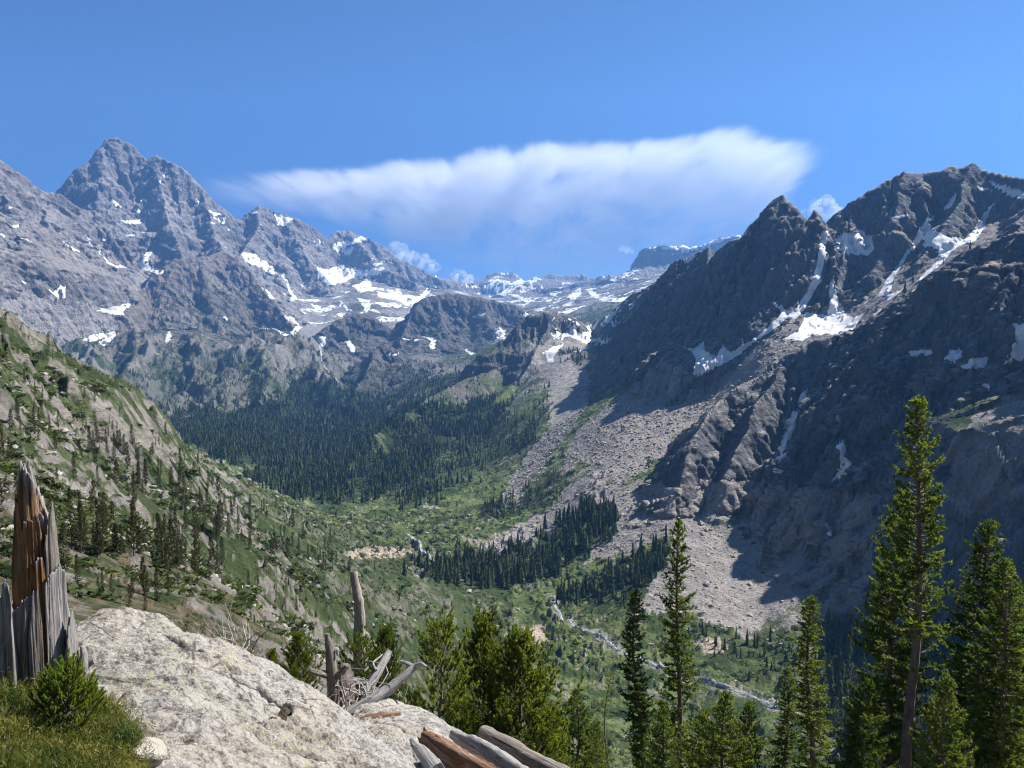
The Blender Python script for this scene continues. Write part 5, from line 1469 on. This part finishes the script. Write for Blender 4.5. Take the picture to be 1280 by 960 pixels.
def limb(name, pts, rad, mat, parent=None, seed=0, seg=10, wob=0.3, rough=0.1, n=14):
    """A tapered, slightly twisted piece of dead wood; its own z axis runs along it so the grain follows."""
    pts = np.array(pts, float)
    t = np.linspace(0, 1, len(pts)); tt = np.linspace(0, 1, n)
    q = np.stack([np.interp(tt, t, pts[:, c]) for c in range(3)], 1)
    L = np.linalg.norm(pts[-1] - pts[0])
    rg = np.random.RandomState(seed)
    q[1:-1] += np.cumsum(rg.randn(n - 2, 3), 0) * 0.004 * L
    r = np.interp(tt, np.linspace(0, 1, len(rad)), rad)
    ax = Vector(pts[-1] - pts[0]).normalized(); rot = ax.to_track_quat('Z', 'Y')
    inv = np.array(rot.inverted().to_matrix())
    ql = (q - pts[0]) @ inv.T
    m = MB(); m.tube(ql, r, seg, wob, seed, True, 1.0, rough)
    o = m.build(name, mat, parent, True)
    o.location = pts[0] if parent is None else pts[0] - np.array(parent.location)
    o.rotation_euler = rot.to_euler()
    return o


def pp(l): return [P(*q) for q in l]
# upright snag with broken stubs
g0 = P(414, 900, 6.4)
sn = empty('snag', g0)
tag(sn, 'short grey upright snag with two broken branch stubs behind the boulder', 'dead tree')
limb('trunk', pp([(416,905,6.4),(415,860,6.4),(414,835,6.4),(410,805,6.4),(409,792,6.42)]), [0.055, .052, .05, .034, .022], M_TANWOOD, sn, 1, 12)
limb('branch', pp([(413,843,6.4),(398,841,6.35),(386,836,6.3)]), [.036, .026, .018], M_TANWOOD, sn, 2)
limb('branch', pp([(416,848,6.4),(427,840,6.36),(434,831,6.3)]), [.036, .028, .02], M_TANWOOD, sn, 3)
limb('branch', pp([(414,815,6.4),(421,811,6.4),(422,820,6.38)]), [.022, .018, .008], M_GREYWOOD, sn, 4)
# tall bare pole
g1 = P(449, 850, 10.6); 
pole = limb('snag', pp([(452,880,10.6),(449,795,10.6),(446,750,10.6),(442,715,10.6)]), [.10, .085, .065, .05], M_POLE, None, 6, 14, 0.12, 0.05, 20)
tag(pole, 'tall bare tan snag pole without branches rising from the bushy pines', 'dead tree', None)
# dead pine: dark stump base with two leaning limbs and curled dry roots
dp = empty('dead_pine', P(434, 892, 6.3))
tag(dp, 'fallen dead pine with two long grey leaning limbs and curled dry twigs', 'dead tree')
limb('trunk', pp([(434,905,6.4),(433,860,6.6),(430,835,6.8)]), [.09, .07, .05], M_DARKWOOD, dp, 8, 12)
limb('limb', pp([(455,868,6.5),(470,845,6.6),(480,828,6.7),(487,813,6.8)]), [.046, .04, .036, .028], M_GREYWOOD, dp, 9)
lb = limb('limb', pp([(437,893,6.1),(465,876,6.1),(485,862,6.15),(505,845,6.2),(520,832,6.25)]), [.056, .048, .042, .034, .026], M_GREYWOOD, dp, 10)
limb('branch', pp([(517,834,6.25),(508,829,6.3),(500,826,6.4)]), [.02, .015, .008], M_GREYWOOD, dp, 12)
limb('branch', pp([(519,833,6.25),(527,830,6.2),(533,834,6.15)]), [.022, .016, .009], M_GREYWOOD, dp, 13)
limb('branch', pp([(440,849,6.9),(452,850,6.9),(462,852,6.9)]), [.014, .013, .012], M_GREYWOOD, dp, 14)
limb('branch', pp([(470,838,6.6),(466,828,6.7),(478,818,6.9)]), [.014, .011, .006], M_GREYWOOD, dp, 15)
tw = MB(); rg = np.random.RandomState(3)
for i in range(46):
    a = P(428 + 46 * rg.rand(), 893 - 28 * rg.rand(), 6.15 + 0.5 * rg.rand()); d = rg.randn(3); d[2] = abs(d[2]) * 0.6; d /= np.linalg.norm(d); L = 0.10 + 0.22 * rg.rand()
    e = np.cross(d, rg.randn(3)); e /= np.linalg.norm(e)
    q = [a + d * L * t + e * L * 0.5 * math.sin(t * 3.2) for t in np.linspace(0, 1, 6)]
    tw.tube(np.array(q) - np.array(dp.location), np.linspace(0.007, 0.002, 6), 4, 0, i, False)
tw.build('twigs', M_DEADTWIG, dp, True)
# split pieces and logs
sl_ = limb('wood_slab', pp([(442,905,5.75),(470,900,5.7),(500,893,5.75)]), [.045, .05, .02], M_REDLOG, None, 20, 8, 0.6, 0.25)
tag(sl_, 'flat brown splintered slab of wood lying on top of the smaller boulder', 'wood piece')
lg = limb('fallen_log', pp([(604,915,5.25),(650,940,5.0),(700,967,4.75),(740,988,4.6)]), [.048, .052, .054, .054], M_TANWOOD, None, 21, 18, 0.14, 0.06, 22)
tag(lg, 'round weathered log with tan side at the lower edge, nearest the tall green pine', 'log')
lg = limb('fallen_log', pp([(566,918,5.0),(590,930,4.85),(625,950,4.6),(670,980,4.4)]), [.03, .05, .052, .05], M_GREYWOOD, None, 22, 16, 0.35, 0.14, 22)
tag(lg, 'dark grey cracked log lying between the red splintered log and the round tan log', 'log')
lg = empty('fallen_log', P(560, 945, 4.5))
tag(lg, 'red brown splintered log with a jagged broken end beside the boulder', 'log')
limb('trunk', pp([(532,922,4.7),(560,938,4.5),(600,962,4.3),(640,990,4.1)]), [.045, .058, .062, .062], M_REDLOG, lg, 23, 14, 0.5, 0.2, 20)
for i, (u, v, r, du, dv) in enumerate([(534,928,4.72,-4,-20), (541,926,4.7,-3,-12), (552,932,4.6,-8,-14), (528,930,4.7,-6,-10)]):
    limb('splinter', pp([(u + 8,v + 6,r), (u + du * .4,v + dv * .6,r), (u + du,v + dv,r)]), [.026, .016, .003], M_ROT if i % 2 else M_ROTDARK, lg, 30 + i, 7, 0.6, 0.3, 8)
lg = limb('wood_slab', pp([(514,924,4.65),(526,940,4.5),(545,965,4.3)]), [.012, .03, .045], M_GREYWOOD, None, 24, 9, 0.6, 0.2)
tag(lg, 'narrow grey splinter of wood wedged between the large boulder and the red log', 'wood piece')

# ------------------------------------------------------------------ foreground trees: kind of their own each
def stand(name, parts, u_foot, r, v_top, H, label, group=None, rz=0.0, wide=1.0, u_top=None):
    d = ray(u_foot, 0.5 * (v_top + 960)); a = math.atan2(d[0], d[1])
    x, y = math.sin(a) * r, math.cos(a) * r
    z = float(ground(x, y)) - 0.2
    top = P(u_foot if u_top is None else u_top, v_top, r)[2]
    h = top - z
    t = empty(name, (x, y, z), rz)
    s = h / H; t.scale = (s * wide, s * wide, s)
    for pn, pm in parts: link(pn, pm, t)
    return tag(t, label, 'tree', group)


# the tall fir on the right with the crooked stem: bend is (share of height, sideways, towards the view) in metres for 13 m
def k13(v): return (1040 - v) / (1040 - 497.0)
T_TALL = conifer_parts(dict(h=13.0, rad=1.5, seed=41, nb=200, twigs=10, npm=120, nl=0.095, nw=0.036, z0=0.30, droop=-0.22, lift=0.55, prof=0.52, trunk_r=0.2, ragged=0.55, bare=0.3,
    bend=[(0,-.02,0),(k13(960),-.0,0),(k13(880),.0,0),(k13(850),.06,0),(k13(815),.18,0),(k13(760),.17,0),(k13(690),.16,0),(k13(600),.02,0),(1,-.12,0)],
    gaps=[(0.28, 0.46, 0.75), (0.46, 0.58, 0.2)], dead=26), M_FIR)
T_A = conifer_parts(dict(h=10.0, rad=1.8, seed=42, nb=210, twigs=10, npm=120, nl=0.095, nw=0.036, z0=0.16, droop=-0.30, lift=0.5, prof=0.58, ragged=0.45, bare=0.22, dead=14), M_FIR)
T_B = conifer_parts(dict(h=10.0, rad=1.9, seed=43, nb=220, twigs=10, npm=115, nl=0.095, nw=0.036, z0=0.10, droop=-0.25, lift=0.55, prof=0.6, ragged=0.45, bare=0.2, dead=18), M_FIR)
T_SPIRE = conifer_parts(dict(h=10.0, rad=0.95, seed=44, nb=180, twigs=13, npm=120, nl=0.09, nw=0.036, z0=0.16, droop=-0.35, lift=0.45, prof=0.42, ragged=0.55, bare=0.12, trunk_r=0.13, dead=16), M_FIR)
T_SPIRE2 = conifer_parts(dict(h=10.0, rad=1.05, seed=45, nb=170, twigs=12, npm=115, nl=0.09, nw=0.036, z0=0.2, droop=-0.35, lift=0.45, prof=0.5, ragged=0.6, bare=0.12, trunk_r=0.13, gaps=[(0.35, 0.45, 0.6)], dead=18), M_FIR)
T_SMALL = conifer_parts(dict(h=5.0, rad=1.7, seed=46, nb=120, twigs=11, npm=130, nl=0.085, nw=0.03, z0=0.05, droop=-0.1, lift=0.7, prof=0.8, ragged=0.4, bare=0.15), M_FIR)
T_THIN = conifer_parts(dict(h=6.0, rad=0.42, seed=47, nb=70, twigs=9, npm=26, nl=0.07, nw=0.022, z0=0.25, droop=-0.1, lift=0.5, prof=0.35, ragged=0.7, bare=0.3, trunk_r=0.05, dead=20), M_FIR)
T_P1 = conifer_parts(dict(h=4.0, rad=1.35, seed=51, nb=130, twigs=15, npm=260, nl=0.07, nw=0.014, z0=0.10, droop=0.35, lift=1.05, prof=0.5, ragged=0.45, bare=0.25, tuft=True), M_PINE)
T_P2 = conifer_parts(dict(h=3.4, rad=1.45, seed=52, nb=120, twigs=15, npm=260, nl=0.07, nw=0.014, z0=0.06, droop=0.3, lift=1.0, prof=0.6, ragged=0.5, bare=0.25, tuft=True), M_PINE)
T_P3 = conifer_parts(dict(h=2.6, rad=1.05, seed=53, nb=56, twigs=13, npm=240, nl=0.07, nw=0.014, z0=0.2, droop=0.2, lift=0.9, prof=0.35, ragged=0.6, bare=0.35, tuft=True, dead=10), M_PINE)
FIRS = 'firs at the right foreground'
stand('fir_tree', T_TALL, 1142, 22.0, 502, 13.0, 'tallest foreground fir with a crooked bare tan stem', FIRS, 0.0)
stand('fir_tree', T_A, 1122, 23.2, 618, 10.0, 'dark drooping fir just left of the crooked tallest fir', FIRS, 1.2, 0.86)
stand('fir_tree', T_B, 1226, 24.5, 655, 10.0, 'broad dark fir right of the crooked tallest fir', FIRS, 2.2, 0.95)
stand('fir_tree', T_A, 1250, 20.5, 703, 10.0, 'yellowish lit fir in front of the broad dark fir at the right edge', FIRS, 4.0, 0.95)
stand('fir_tree', T_B, 1300, 22.5, 690, 10.0, 'fir cut off by the right edge of the view', FIRS, 5.0, 1.0)
stand('fir_tree', T_SPIRE2, 1013, 27.0, 750, 10.0, 'medium fir standing alone left of the crooked tallest fir', FIRS, 0.7, 1.25)
stand('fir_tree', T_SPIRE2, 983, 25.0, 838, 10.0, 'small leaning fir touching the left side of the lone medium fir', FIRS, 3.1, 1.3)
stand('fir_tree', T_SPIRE2, 848, 29.0, 654, 10.0, 'tall thin spire fir in the centre with patchy branches', FIRS, 2.0, 0.86)
stand('fir_tree', T_SPIRE, 795, 28.0, 741, 10.0, 'very narrow spire fir left of the tall thin spire', FIRS, 1.0, 0.98)
stand('fir_tree', T_THIN, 762, 25.0, 842, 6.0, 'spindly half bare sapling fir left of the narrow spire', FIRS, 0.4, 1.1)
for u, r, v, w, lab in [(905,22,868,1.0,'low bushy fir at the lower edge right of the tall thin spire'), (878,24,890,1.0,'low dark fir tucked against the right foot of the tall thin spire'), (934,24,882,0.9,'low fir at the lower edge farther right of the tall thin spire'),
                        (722,19,866,0.85,'low dark fir right of the big bushy pine'), (745,21,905,0.8,'smallest low fir under the spindly sapling'), (694,17,893,0.8,'low dark fir touching the right side of the bushy pine'),
                        (1078,20,850,0.9,'low bright green fir left of the crooked stem foot'), (1182,18,850,0.95,'low bright green fir right of the crooked stem foot'), (828,26,880,0.8,'low fir between the two thin spires')]:
    stand('fir_tree', T_SMALL, u, r, v, 5.0, lab, 'low firs at the lower edge', u * 0.7, w)
PINES = 'bushy pines behind the boulder'
stand('pine_tree', T_P1, 606, 13.0, 780, 4.0, 'tallest bushy pine with dense dark green tufts', PINES, 0.3, 0.88)
stand('pine_tree', T_P2, 650, 12.4, 802, 3.4, 'bushy pine merging with the right side of the tallest pine', PINES, 1.9, 0.95)
stand('pine_tree', T_P3, 550, 11.0, 794, 2.6, 'open pine with a visible thin stem left of the tallest pine', PINES, 2.9, 0.85)
stand('pine_tree', T_P2, 574, 11.6, 866, 3.4, 'low pine in front of the tallest pine with dead twigs below', PINES, 4.2, 1.0)
stand('pine_tree', T_P1, 484, 10.4, 792, 4.0, 'pine right of the bare snag pole behind the leaning limbs', PINES, 5.2, 0.75)
stand('pine_tree', T_P3, 452, 9.9, 808, 2.6, 'sparse pine growing around the foot of the bare snag pole', PINES, 0.9, 0.9)
stand('pine_tree', T_P2, 374, 9.6, 798, 3.4, 'wide low pine left of the short snag behind the boulder', PINES, 2.4, 0.9)
stand('pine_tree', T_P2, 342, 10.2, 816, 3.4, 'lowest pine at the boulder crest left of the wide low pine', PINES, 3.4, 0.8)
stand('pine_tree', T_P2, 520, 11.4, 872, 3.4, 'small pine behind the tip of the leaning limb', PINES, 5.9, 0.85)
stand('pine_tree', T_P2, 676, 13.6, 884, 3.4, 'low pine at the right foot of the bushy pines', PINES, 1.1, 0.95)
# bare grey bush by the boulder
bs = MB(); rg = np.random.RandomState(8); c0 = P(298, 812, 11)
for i in range(26):
    d = rg.randn(3) * np.array((0.8, 0.8, 0.3)) + np.array((0, 0, 1.0)); d /= np.linalg.norm(d); L = 0.35 + 0.5 * rg.rand()
    q = [d * L * t + 0.06 * rg.randn(3) * t for t in np.linspace(0, 1, 5)]
    bs.tube(np.array(q), np.linspace(0.012, 0.004, 5), 4, 0, i, False)
o = bs.build('dead_bush', M_DEADTWIG, None, True); o.location = (c0[0], c0[1], c0[2] - 0.15)
tag(o, 'bare silvery dead bush at the crest of the large boulder', 'dead bush')

# ------------------------------------------------------------------ sapling and ground cover at the foot of the stump
M_SAP = needle_material('sapling_needles', (0.110, 0.190, 0.030), (0.250, 0.330, 0.050), 0.58)
M_MAT = needle_material('heath_leaves', (0.050, 0.088, 0.018), (0.230, 0.225, 0.060), 0.45, sc=7.0)
T_SAP = conifer_parts(dict(h=0.40, rad=0.20, seed=61, nb=44, twigs=20, npm=1700, nl=0.019, nw=0.0046, z0=0.0, droop=0.45, lift=1.1, prof=0.25, ragged=0.45, bare=0.1, tuft=True, trunk_r=0.008, tlr=(0.05, 0.10), u0=0.05), M_SAP)
def sapling(u, v, r, s, rz, label):
    p = P(u, v, r); t = empty('fir_sapling', p, rz); t.scale = (s, s, s)
    for pn, pm in T_SAP: link(pn, pm, t)
    return tag(t, label, 'sapling', 'fir saplings by the stump')
sapling(88, 922, 3.5, 0.58, 0.4, 'bright green fir sapling in front of the stump')
sapling(110, 914, 3.58, 0.40, 2.0, 'shorter fir sapling at the right side of the bright one')
sapling(64, 912, 3.62, 0.44, 3.3, 'short dark fir sapling at the left side of the bright one')
rg = np.random.RandomState(21)
n = 26000
uu = -60 + 240 * rg.rand(n); vv = 868 + 150 * rg.rand(n)
lim = np.interp(vv, [868, 890, 915, 940, 960, 1020], [75, 118, 150, 168, 172, 172]) + 8 * rg.randn(n)
ok = uu < lim; uu, vv = uu[ok], vv[ok]
dd = np.stack([(uu - 640) / F_PX, CP + (480 - vv) / F_PX * SP, -SP + (480 - vv) / F_PX * CP], 1)
rr_ = np.interp(vv, [868, 890, 945, 1020], [4.25, 4.0, 3.45, 2.9]); pt = dd * (rr_ / np.hypot(dd[:, 0], dd[:, 1]))[:, None]
hum = 0.11 * np.abs(fbm2(pt[:, 0] * 5, pt[:, 1] * 5, 3)) - 0.03
pt[:, 2] += hum - 0.02
# a cushion of soil under the mat, then its leaves and a few dry blades
gx = np.linspace(-3.3, -1.2, 90); gy = np.linspace(2.2, 4.6, 100); GX, GY = np.meshgrid(gx, gy)
fz_ = tps2(pt[::260, :2], pt[::260, 2] - hum[::260]); GZ = fz_(GX, GY) + 0.11 * np.abs(fbm2(GX * 5, GY * 5, 3)) - 0.075
ii, jj = np.meshgrid(np.arange(99), np.arange(89), indexing='ij'); qd = np.stack([ii * 90 + jj, ii * 90 + jj + 1, (ii + 1) * 90 + jj + 1, (ii + 1) * 90 + jj], -1).ravel()
M_SOIL = stone_material('soil', (0.055, 0.045, 0.03), (0.11, 0.09, 0.055), 12.0)
tag(link('soil', mesh_from('soil', np.stack([GX, GY, GZ], -1).reshape(-1, 3), qd, 4, M_SOIL, True)), 'dark soil under the plants beside the boulder', 'soil', None, 'structure')
cnt = 18; ix = np.repeat(np.arange(len(pt)), cnt); N = len(ix)
sh = rg.rand(len(pt)) < 0.30; sd_ = rg.randn(len(pt), 3) * 0.35; sd_[:, 2] = 1; tt_ = rg.rand(N, 1)
b0 = pt[ix] + np.where(sh[ix][:, None], sd_[ix] * tt_ * 0.085 + rg.randn(N, 3) * 0.003, rg.randn(N, 3) * np.array((0.018, 0.018, 0.010))) + np.array((0, 0, 1)) * (rg.rand(N, 1) * 0.075)
nd = rg.randn(N, 3); nd[:, 2] = np.abs(nd[:, 2]) + 0.5; nd /= np.linalg.norm(nd, axis=1, keepdims=True)
w = np.cross(nd, rg.randn(N, 3)); w /= np.linalg.norm(w, axis=1, keepdims=True); ln = 0.014 + 0.016 * rg.rand(N, 1)
V = np.stack([b0 - w * 0.0022, b0 + w * 0.0022, b0 + nd * ln], 1).reshape(-1, 3)
tag(link('ground_cover', mesh_from('ground_cover', V, np.arange(N * 3), 3, M_MAT)), 'low green heath and juniper mat in the lower left corner', 'ground cover', None, 'stuff')
M_DRY = needle_material('dry_grass_blades', (0.20, 0.17, 0.07), (0.34, 0.28, 0.13), 0.3)
sel = rg.permutation(len(pt))[:900]; sel = sel[(n2(pt[sel, 0] * 4, pt[sel, 1] * 4) > 0.05) | (uu[sel] > 130)]
b0 = pt[sel]; N = len(sel); nd = rg.randn(N, 3) * 0.5; nd[:, 2] = 1; nd /= np.linalg.norm(nd, axis=1, keepdims=True)
w = np.cross(nd, rg.randn(N, 3)); w /= np.linalg.norm(w, axis=1, keepdims=True); ln = 0.05 + 0.08 * rg.rand(N, 1); bend = rg.randn(N, 3) * 0.03
V = np.stack([b0 - w * 0.0009, b0 + w * 0.0009, b0 + nd * ln * 0.55 + bend * 0.3 - w * 0.0007, b0 + nd * ln * 0.55 + bend * 0.3 + w * 0.0007, b0 + nd * ln + bend], 1).reshape(-1, 3)
f = np.arange(N)[:, None] * 5; T = np.concatenate([f + [[0, 1, 2]], f + [[1, 3, 2]], f + [[2, 3, 4]]])
tag(link('dry_grass', mesh_from('dry_grass', V, T, 3, M_DRY)), 'sparse straw coloured grass blades in the heath mat', 'grass', None, 'stuff')
# ------------------------------------------------------------------ the stream
def water_material():
    k = NT('water'); o = k.obj()
    f = k.noise(o, 0.35, 6, 0.7); f2 = k.noise(o, 1.6, 4, 0.7)
    m = k.mapr(k.math('ADD', f, k.math('MULTIPLY', f2, 0.6)), 0.70, 0.95)
    col = k.mix(m, (0.05, 0.075, 0.08, 1), (0.52, 0.53, 0.52, 1))
    s = k.princ(col, 0.15, k.bump(f2, 0.6, 0.3), 0.5)
    k.l(k.mapr(m, 0, 1, 0.12, 0.8), k.bs.inputs['Roughness'])
    return k.done(s)
M_WATER = water_material()


def ribbon(name, pix, width, label, rmin, rmax, lift=0.5, cat='stream', seed=0):
    pts = [on_ground(u, v, rmin, rmax) for u, v in pix]; pts = np.array([q for q in pts if q is not None])
    d = np.concatenate([[0], np.cumsum(np.linalg.norm(np.diff(pts[:, :2], axis=0), axis=1))])
    n = max(8, int(d[-1] / (width * 0.5))); t = np.linspace(0, d[-1], n)
    x = np.interp(t, d, pts[:, 0]); y = np.interp(t, d, pts[:, 1])
    x = x + 0.9 * width * n2(t / (width * 9) + seed, t * 0 + .5); y = y + 0.9 * width * n2(t / (width * 9) + seed, t * 0 + 7.5)
    dx, dy = np.gradient(x), np.gradient(y); l = np.hypot(dx, dy) + 1e-9; nx, ny = -dy / l, dx / l
    w = width * (0.75 + 0.5 * n2(t / (width * 3) + seed, t * 0 + 3.1)) * 0.5
    V = []
    for s in (-1, -0.6, -0.2, 0.2, 0.6, 1):
        px, py = x + nx * w * s, y + ny * w * s
        V.append(np.stack([px, py, ground(px, py) + lift * (1.0 - 0.8 * abs(s))], 1))
    V = np.stack(V, 1); K = 6
    ii, jj = np.meshgrid(np.arange(n - 1), np.arange(K - 1), indexing='ij')
    q = np.stack([ii * K + jj, ii * K + jj + 1, (ii + 1) * K + jj + 1, (ii + 1) * K + jj], -1).ravel()
    tag(link(name, mesh_from(name, V.reshape(-1, 3), q, 4, M_WATER, True)), label, cat, None, 'structure')
ribbon('stream', STREAM, 5.0, 'white mountain stream tumbling through the green valley floor', 450, 1200, 1.1, seed=1)
ribbon('stream', [(510,668),(516,676),(523,683),(530,690),(540,699)], 7.0, 'far bend of the stream on the meadow before the forest', 600, 1400, 1.2, seed=4)
ribbon('waterfall', [(399,428),(401,440),(404,452),(411,464),(422,478)], 13.0, 'thin white waterfall on the far slope above the forest', 3000, 6000, 3.0, 'waterfall', 7)

# ------------------------------------------------------------------ clouds
CD = 42000.0
def cxz(u, v):
    d = ray(u, v); return d[0] / d[1] * CD, d[2] / d[1] * CD


def anvil():
    U0, UW = 200.0, 880.0
    top = [(250,231),(300,228),(400,221),(480,213),(560,206),(600,196),(640,190),(700,187),(760,187),(820,184),(860,180),(885,171),(910,171),(935,177),(965,184),(990,190),(1015,197)]
    bot = [(250,240),(300,245),(400,256),(450,272),(500,292),(560,312),(620,330),(700,345),(780,345),(860,335),(910,318),(945,292),(968,258),(985,225),(1000,208),(1015,200)]
    k = NT('anvil_cloud')
    o = k.obj()                                   # metres from the camera's foot
    sx = k.n('ShaderNodeSeparateXYZ'); k.l(o, sx.inputs[0])
    wn_ = k.n('ShaderNodeTexNoise'); k.l(k.scaled(o, (1 / 2300, 1 / 20000, 1 / 1900)), wn_.inputs[0]); wn_.inputs['Detail'].default_value = 5; wn_.inputs['Scale'].default_value = 1; wn_.inputs['Roughness'].default_value = 0.6
    wsep = k.n('ShaderNodeSeparateColor'); k.l(wn_.outputs['Color'], wsep.inputs[0])
    x = k.math('ADD', sx.outputs[0], k.math('MULTIPLY', k.math('SUBTRACT', wsep.outputs[0], 0.5), 1500.0))
    z = k.math('ADD', sx.outputs[2], k.math('MULTIPLY', k.math('SUBTRACT', wsep.outputs[1], 0.5), 1100.0))
    xa, xb = cxz(U0, 300)[0], cxz(U0 + UW, 300)[0]
    xn = k.mapr(x, xa, xb)
    zl, zh = 0.0, 12000.0
    def curve(pts):
        return k.ramp(xn, [((u - U0) / UW, (cxz(u, v)[1] - zl) / (zh - zl)) for u, v in pts])
    zt = k.math('MULTIPLY', curve(top), zh); zb = k.math('MULTIPLY', curve(bot), zh)
    dt = k.math('SUBTRACT', zt, z); db = k.math('SUBTRACT', z, zb)
    edge = k.math('MULTIPLY', k.mapr(dt, -20, 150), k.mapr(db, -600, 1300))
    ends = k.math('MULTIPLY', k.mapr(x, cxz(235, 230)[0], cxz(420, 230)[0]), k.mapr(x, cxz(1022, 200)[0], cxz(980, 200)[0]))
    crown = k.math('ADD', 0.20, k.math('MULTIPLY', k.math('POWER', k.mapr(dt, 5200, 200), 1.6), 1.0))
    y = k.math('ABSOLUTE', k.math('SUBTRACT', sx.outputs[1], CD)); depth = k.mapr(y, 3000, 1500)
    n = k.noise(k.scaled(o, (1 / 2600, 1 / 22000, 1 / 1200), (0, -0.25, 0)), 1.0, 10, 0.68, 0.6)
    nz = k.mapr(n, 0.38, 0.64, 0.15, 1.7)
    den = k.math('MULTIPLY', k.math('MULTIPLY', edge, ends), k.math('MULTIPLY', crown, k.math('MULTIPLY', depth, nz)))
    den = k.math('MULTIPLY', den, CLOUD_D)
    pv = k.n('ShaderNodeVolumePrincipled'); pv.inputs['Color'].default_value = (0.99, 0.99, 1, 1); pv.inputs['Anisotropy'].default_value = 0.0
    k.l(den, pv.inputs['Density']); k.l(pv.outputs[0], k.out.inputs['Volume'])
    outline = [(225,222),(400,208),(540,196),(640,178),(820,172),(890,158),(940,164),(1035,186),(1030,215),(995,245),(985,300),(940,345),(800,362),(660,362),(520,325),(420,285),(300,258),(225,250)]
    V = [(cxz(u, v)[0], yy, cxz(u, v)[1]) for yy in (CD - 3100, CD + 3100) for u, v in outline]; n_ = len(outline)
    F = list(range(n_ - 1, -1, -1)) + list(range(n_, 2 * n_)); S = [n_, n_]
    for i in range(n_):
        j = (i + 1) % n_; F += [j, n_ + j, n_ + i, i]; S.append(4)
    me = mesh_from('cloud', V, F, S, k.m)
    return tag(link('cloud', me), 'wide thin white anvil cloud spreading over the head of the valley', 'cloud', None, 'structure')
CLOUD_D = 7.5e-4
anvil()


def cumulus_material():
    k = NT('cumulus')
    n = k.noise(k.scaled(k.obj(), (1 / 420,) * 3), 1.0, 6, 0.65)
    pv = k.n('ShaderNodeVolumePrincipled'); pv.inputs['Color'].default_value = (1, 1, 1, 1)
    k.l(k.mapr(n, 0.36, 0.62, 0.1e-3, 4.0e-3), pv.inputs['Density']); k.l(pv.outputs[0], k.out.inputs['Volume'])
    return k.m
M_CUM = cumulus_material()


def cumulus(lobes, dist, label, seed):
    """Heaped lobes (u, v, radius in pixels) welded into one billowing body."""
    import bmesh
    bm = bmesh.new(); px = dist / F_PX; rg = np.random.RandomState(seed)
    lob = list(lobes)
    for u, v, r in lobes:
        for i in range(9):
            a = rg.rand() * 6.28; lob.append((u + math.cos(a) * r * 0.85, v - abs(math.sin(a)) * r * 0.85, r * (0.22 + 0.3 * rg.rand())))
    for u, v, r in lob:
        d = ray(u, v); c = Vector(d / d[1] * (dist + rg.randn() * r * px * 0.5))
        q = bmesh.ops.create_icosphere(bm, subdivisions=4, radius=1)
        vs_ = q['verts']; p = np.array([w.co[:] for w in vs_])
        n = 1 + 0.22 * n3(p[:, 0] * 1.6 + u, p[:, 1] * 1.6, p[:, 2] * 1.6 + v) + 0.13 * n3(p[:, 0] * 4 + u, p[:, 1] * 4, p[:, 2] * 4) + 0.07 * n3(p[:, 0] * 9 + u, p[:, 1] * 9, p[:, 2] * 9)
        p = p * n[:, None] * np.array((1, 1, 0.9)) * (r * px)
        for w, z in zip(vs_, p): w.co = c + Vector(z)
    c0 = sum((w.co for w in bm.verts), Vector()) / len(bm.verts)
    for w in bm.verts: w.co -= c0
    me = bpy.data.meshes.new('cloud'); bm.to_mesh(me); bm.free(); me.materials.append(M_CUM)
    me.polygons.foreach_set('use_smooth', np.ones(len(me.polygons), bool))
    o = link('cloud', me, None, c0)
    return tag(o, label, 'cloud', None, 'structure')
cumulus([(1030,262,15),(1020,268,12),(1042,268,12),(1034,254,9),(1008,272,9)], 30000, 'small bright cumulus puff behind the notch of the right wall', 1)
cumulus([(500,318,12),(515,324,10),(528,328,10),(540,334,9),(494,310,8)], 32000, 'small white cumulus rising behind the left ridge end', 2)
cumulus([(572,346,9),(583,350,8)], 36000, 'tiny pale cumulus low over the valley head', 3)
cumulus([(777,311,4.5),(784,313,4.5),(790,315,3)], 34000, 'tiny lone cloud scrap left of the flat topped mesa', 4)
# ------------------------------------------------------------------ the air
def build_haze():
    k = bpy.data.materials.new('haze'); k.use_nodes = True
    t = k.node_tree; t.nodes.clear()
    out = t.nodes.new('ShaderNodeOutputMaterial'); pv = t.nodes.new('ShaderNodeVolumePrincipled')
    pv.inputs['Color'].default_value = (0.19, 0.47, 1.0, 1)
    pv.inputs['Density'].default_value = HAZE
    pv.inputs['Anisotropy'].default_value = 0.25
    t.links.new(pv.outputs[0], out.inputs['Volume'])
    x0, x1, y0, y1 = -13500, 13500, -600, 13500
    z0, z1 = float(Zt.min()) - 2.0, float(Zt.max()) + 60.0
    v = [(x, y, z) for z in (z0, z1) for y in (y0, y1) for x in (x0, x1)]
    f = [(0, 2, 3, 1), (4, 5, 7, 6), (0, 1, 5, 4), (2, 6, 7, 3), (0, 4, 6, 2), (1, 3, 7, 5)]
    me = mesh_from('haze', v, f, 4, k)
    tag(link('haze', me), 'thin blue summer haze filling the valley air', 'haze', None, 'stuff')
HAZE = 5.2e-5
build_haze()
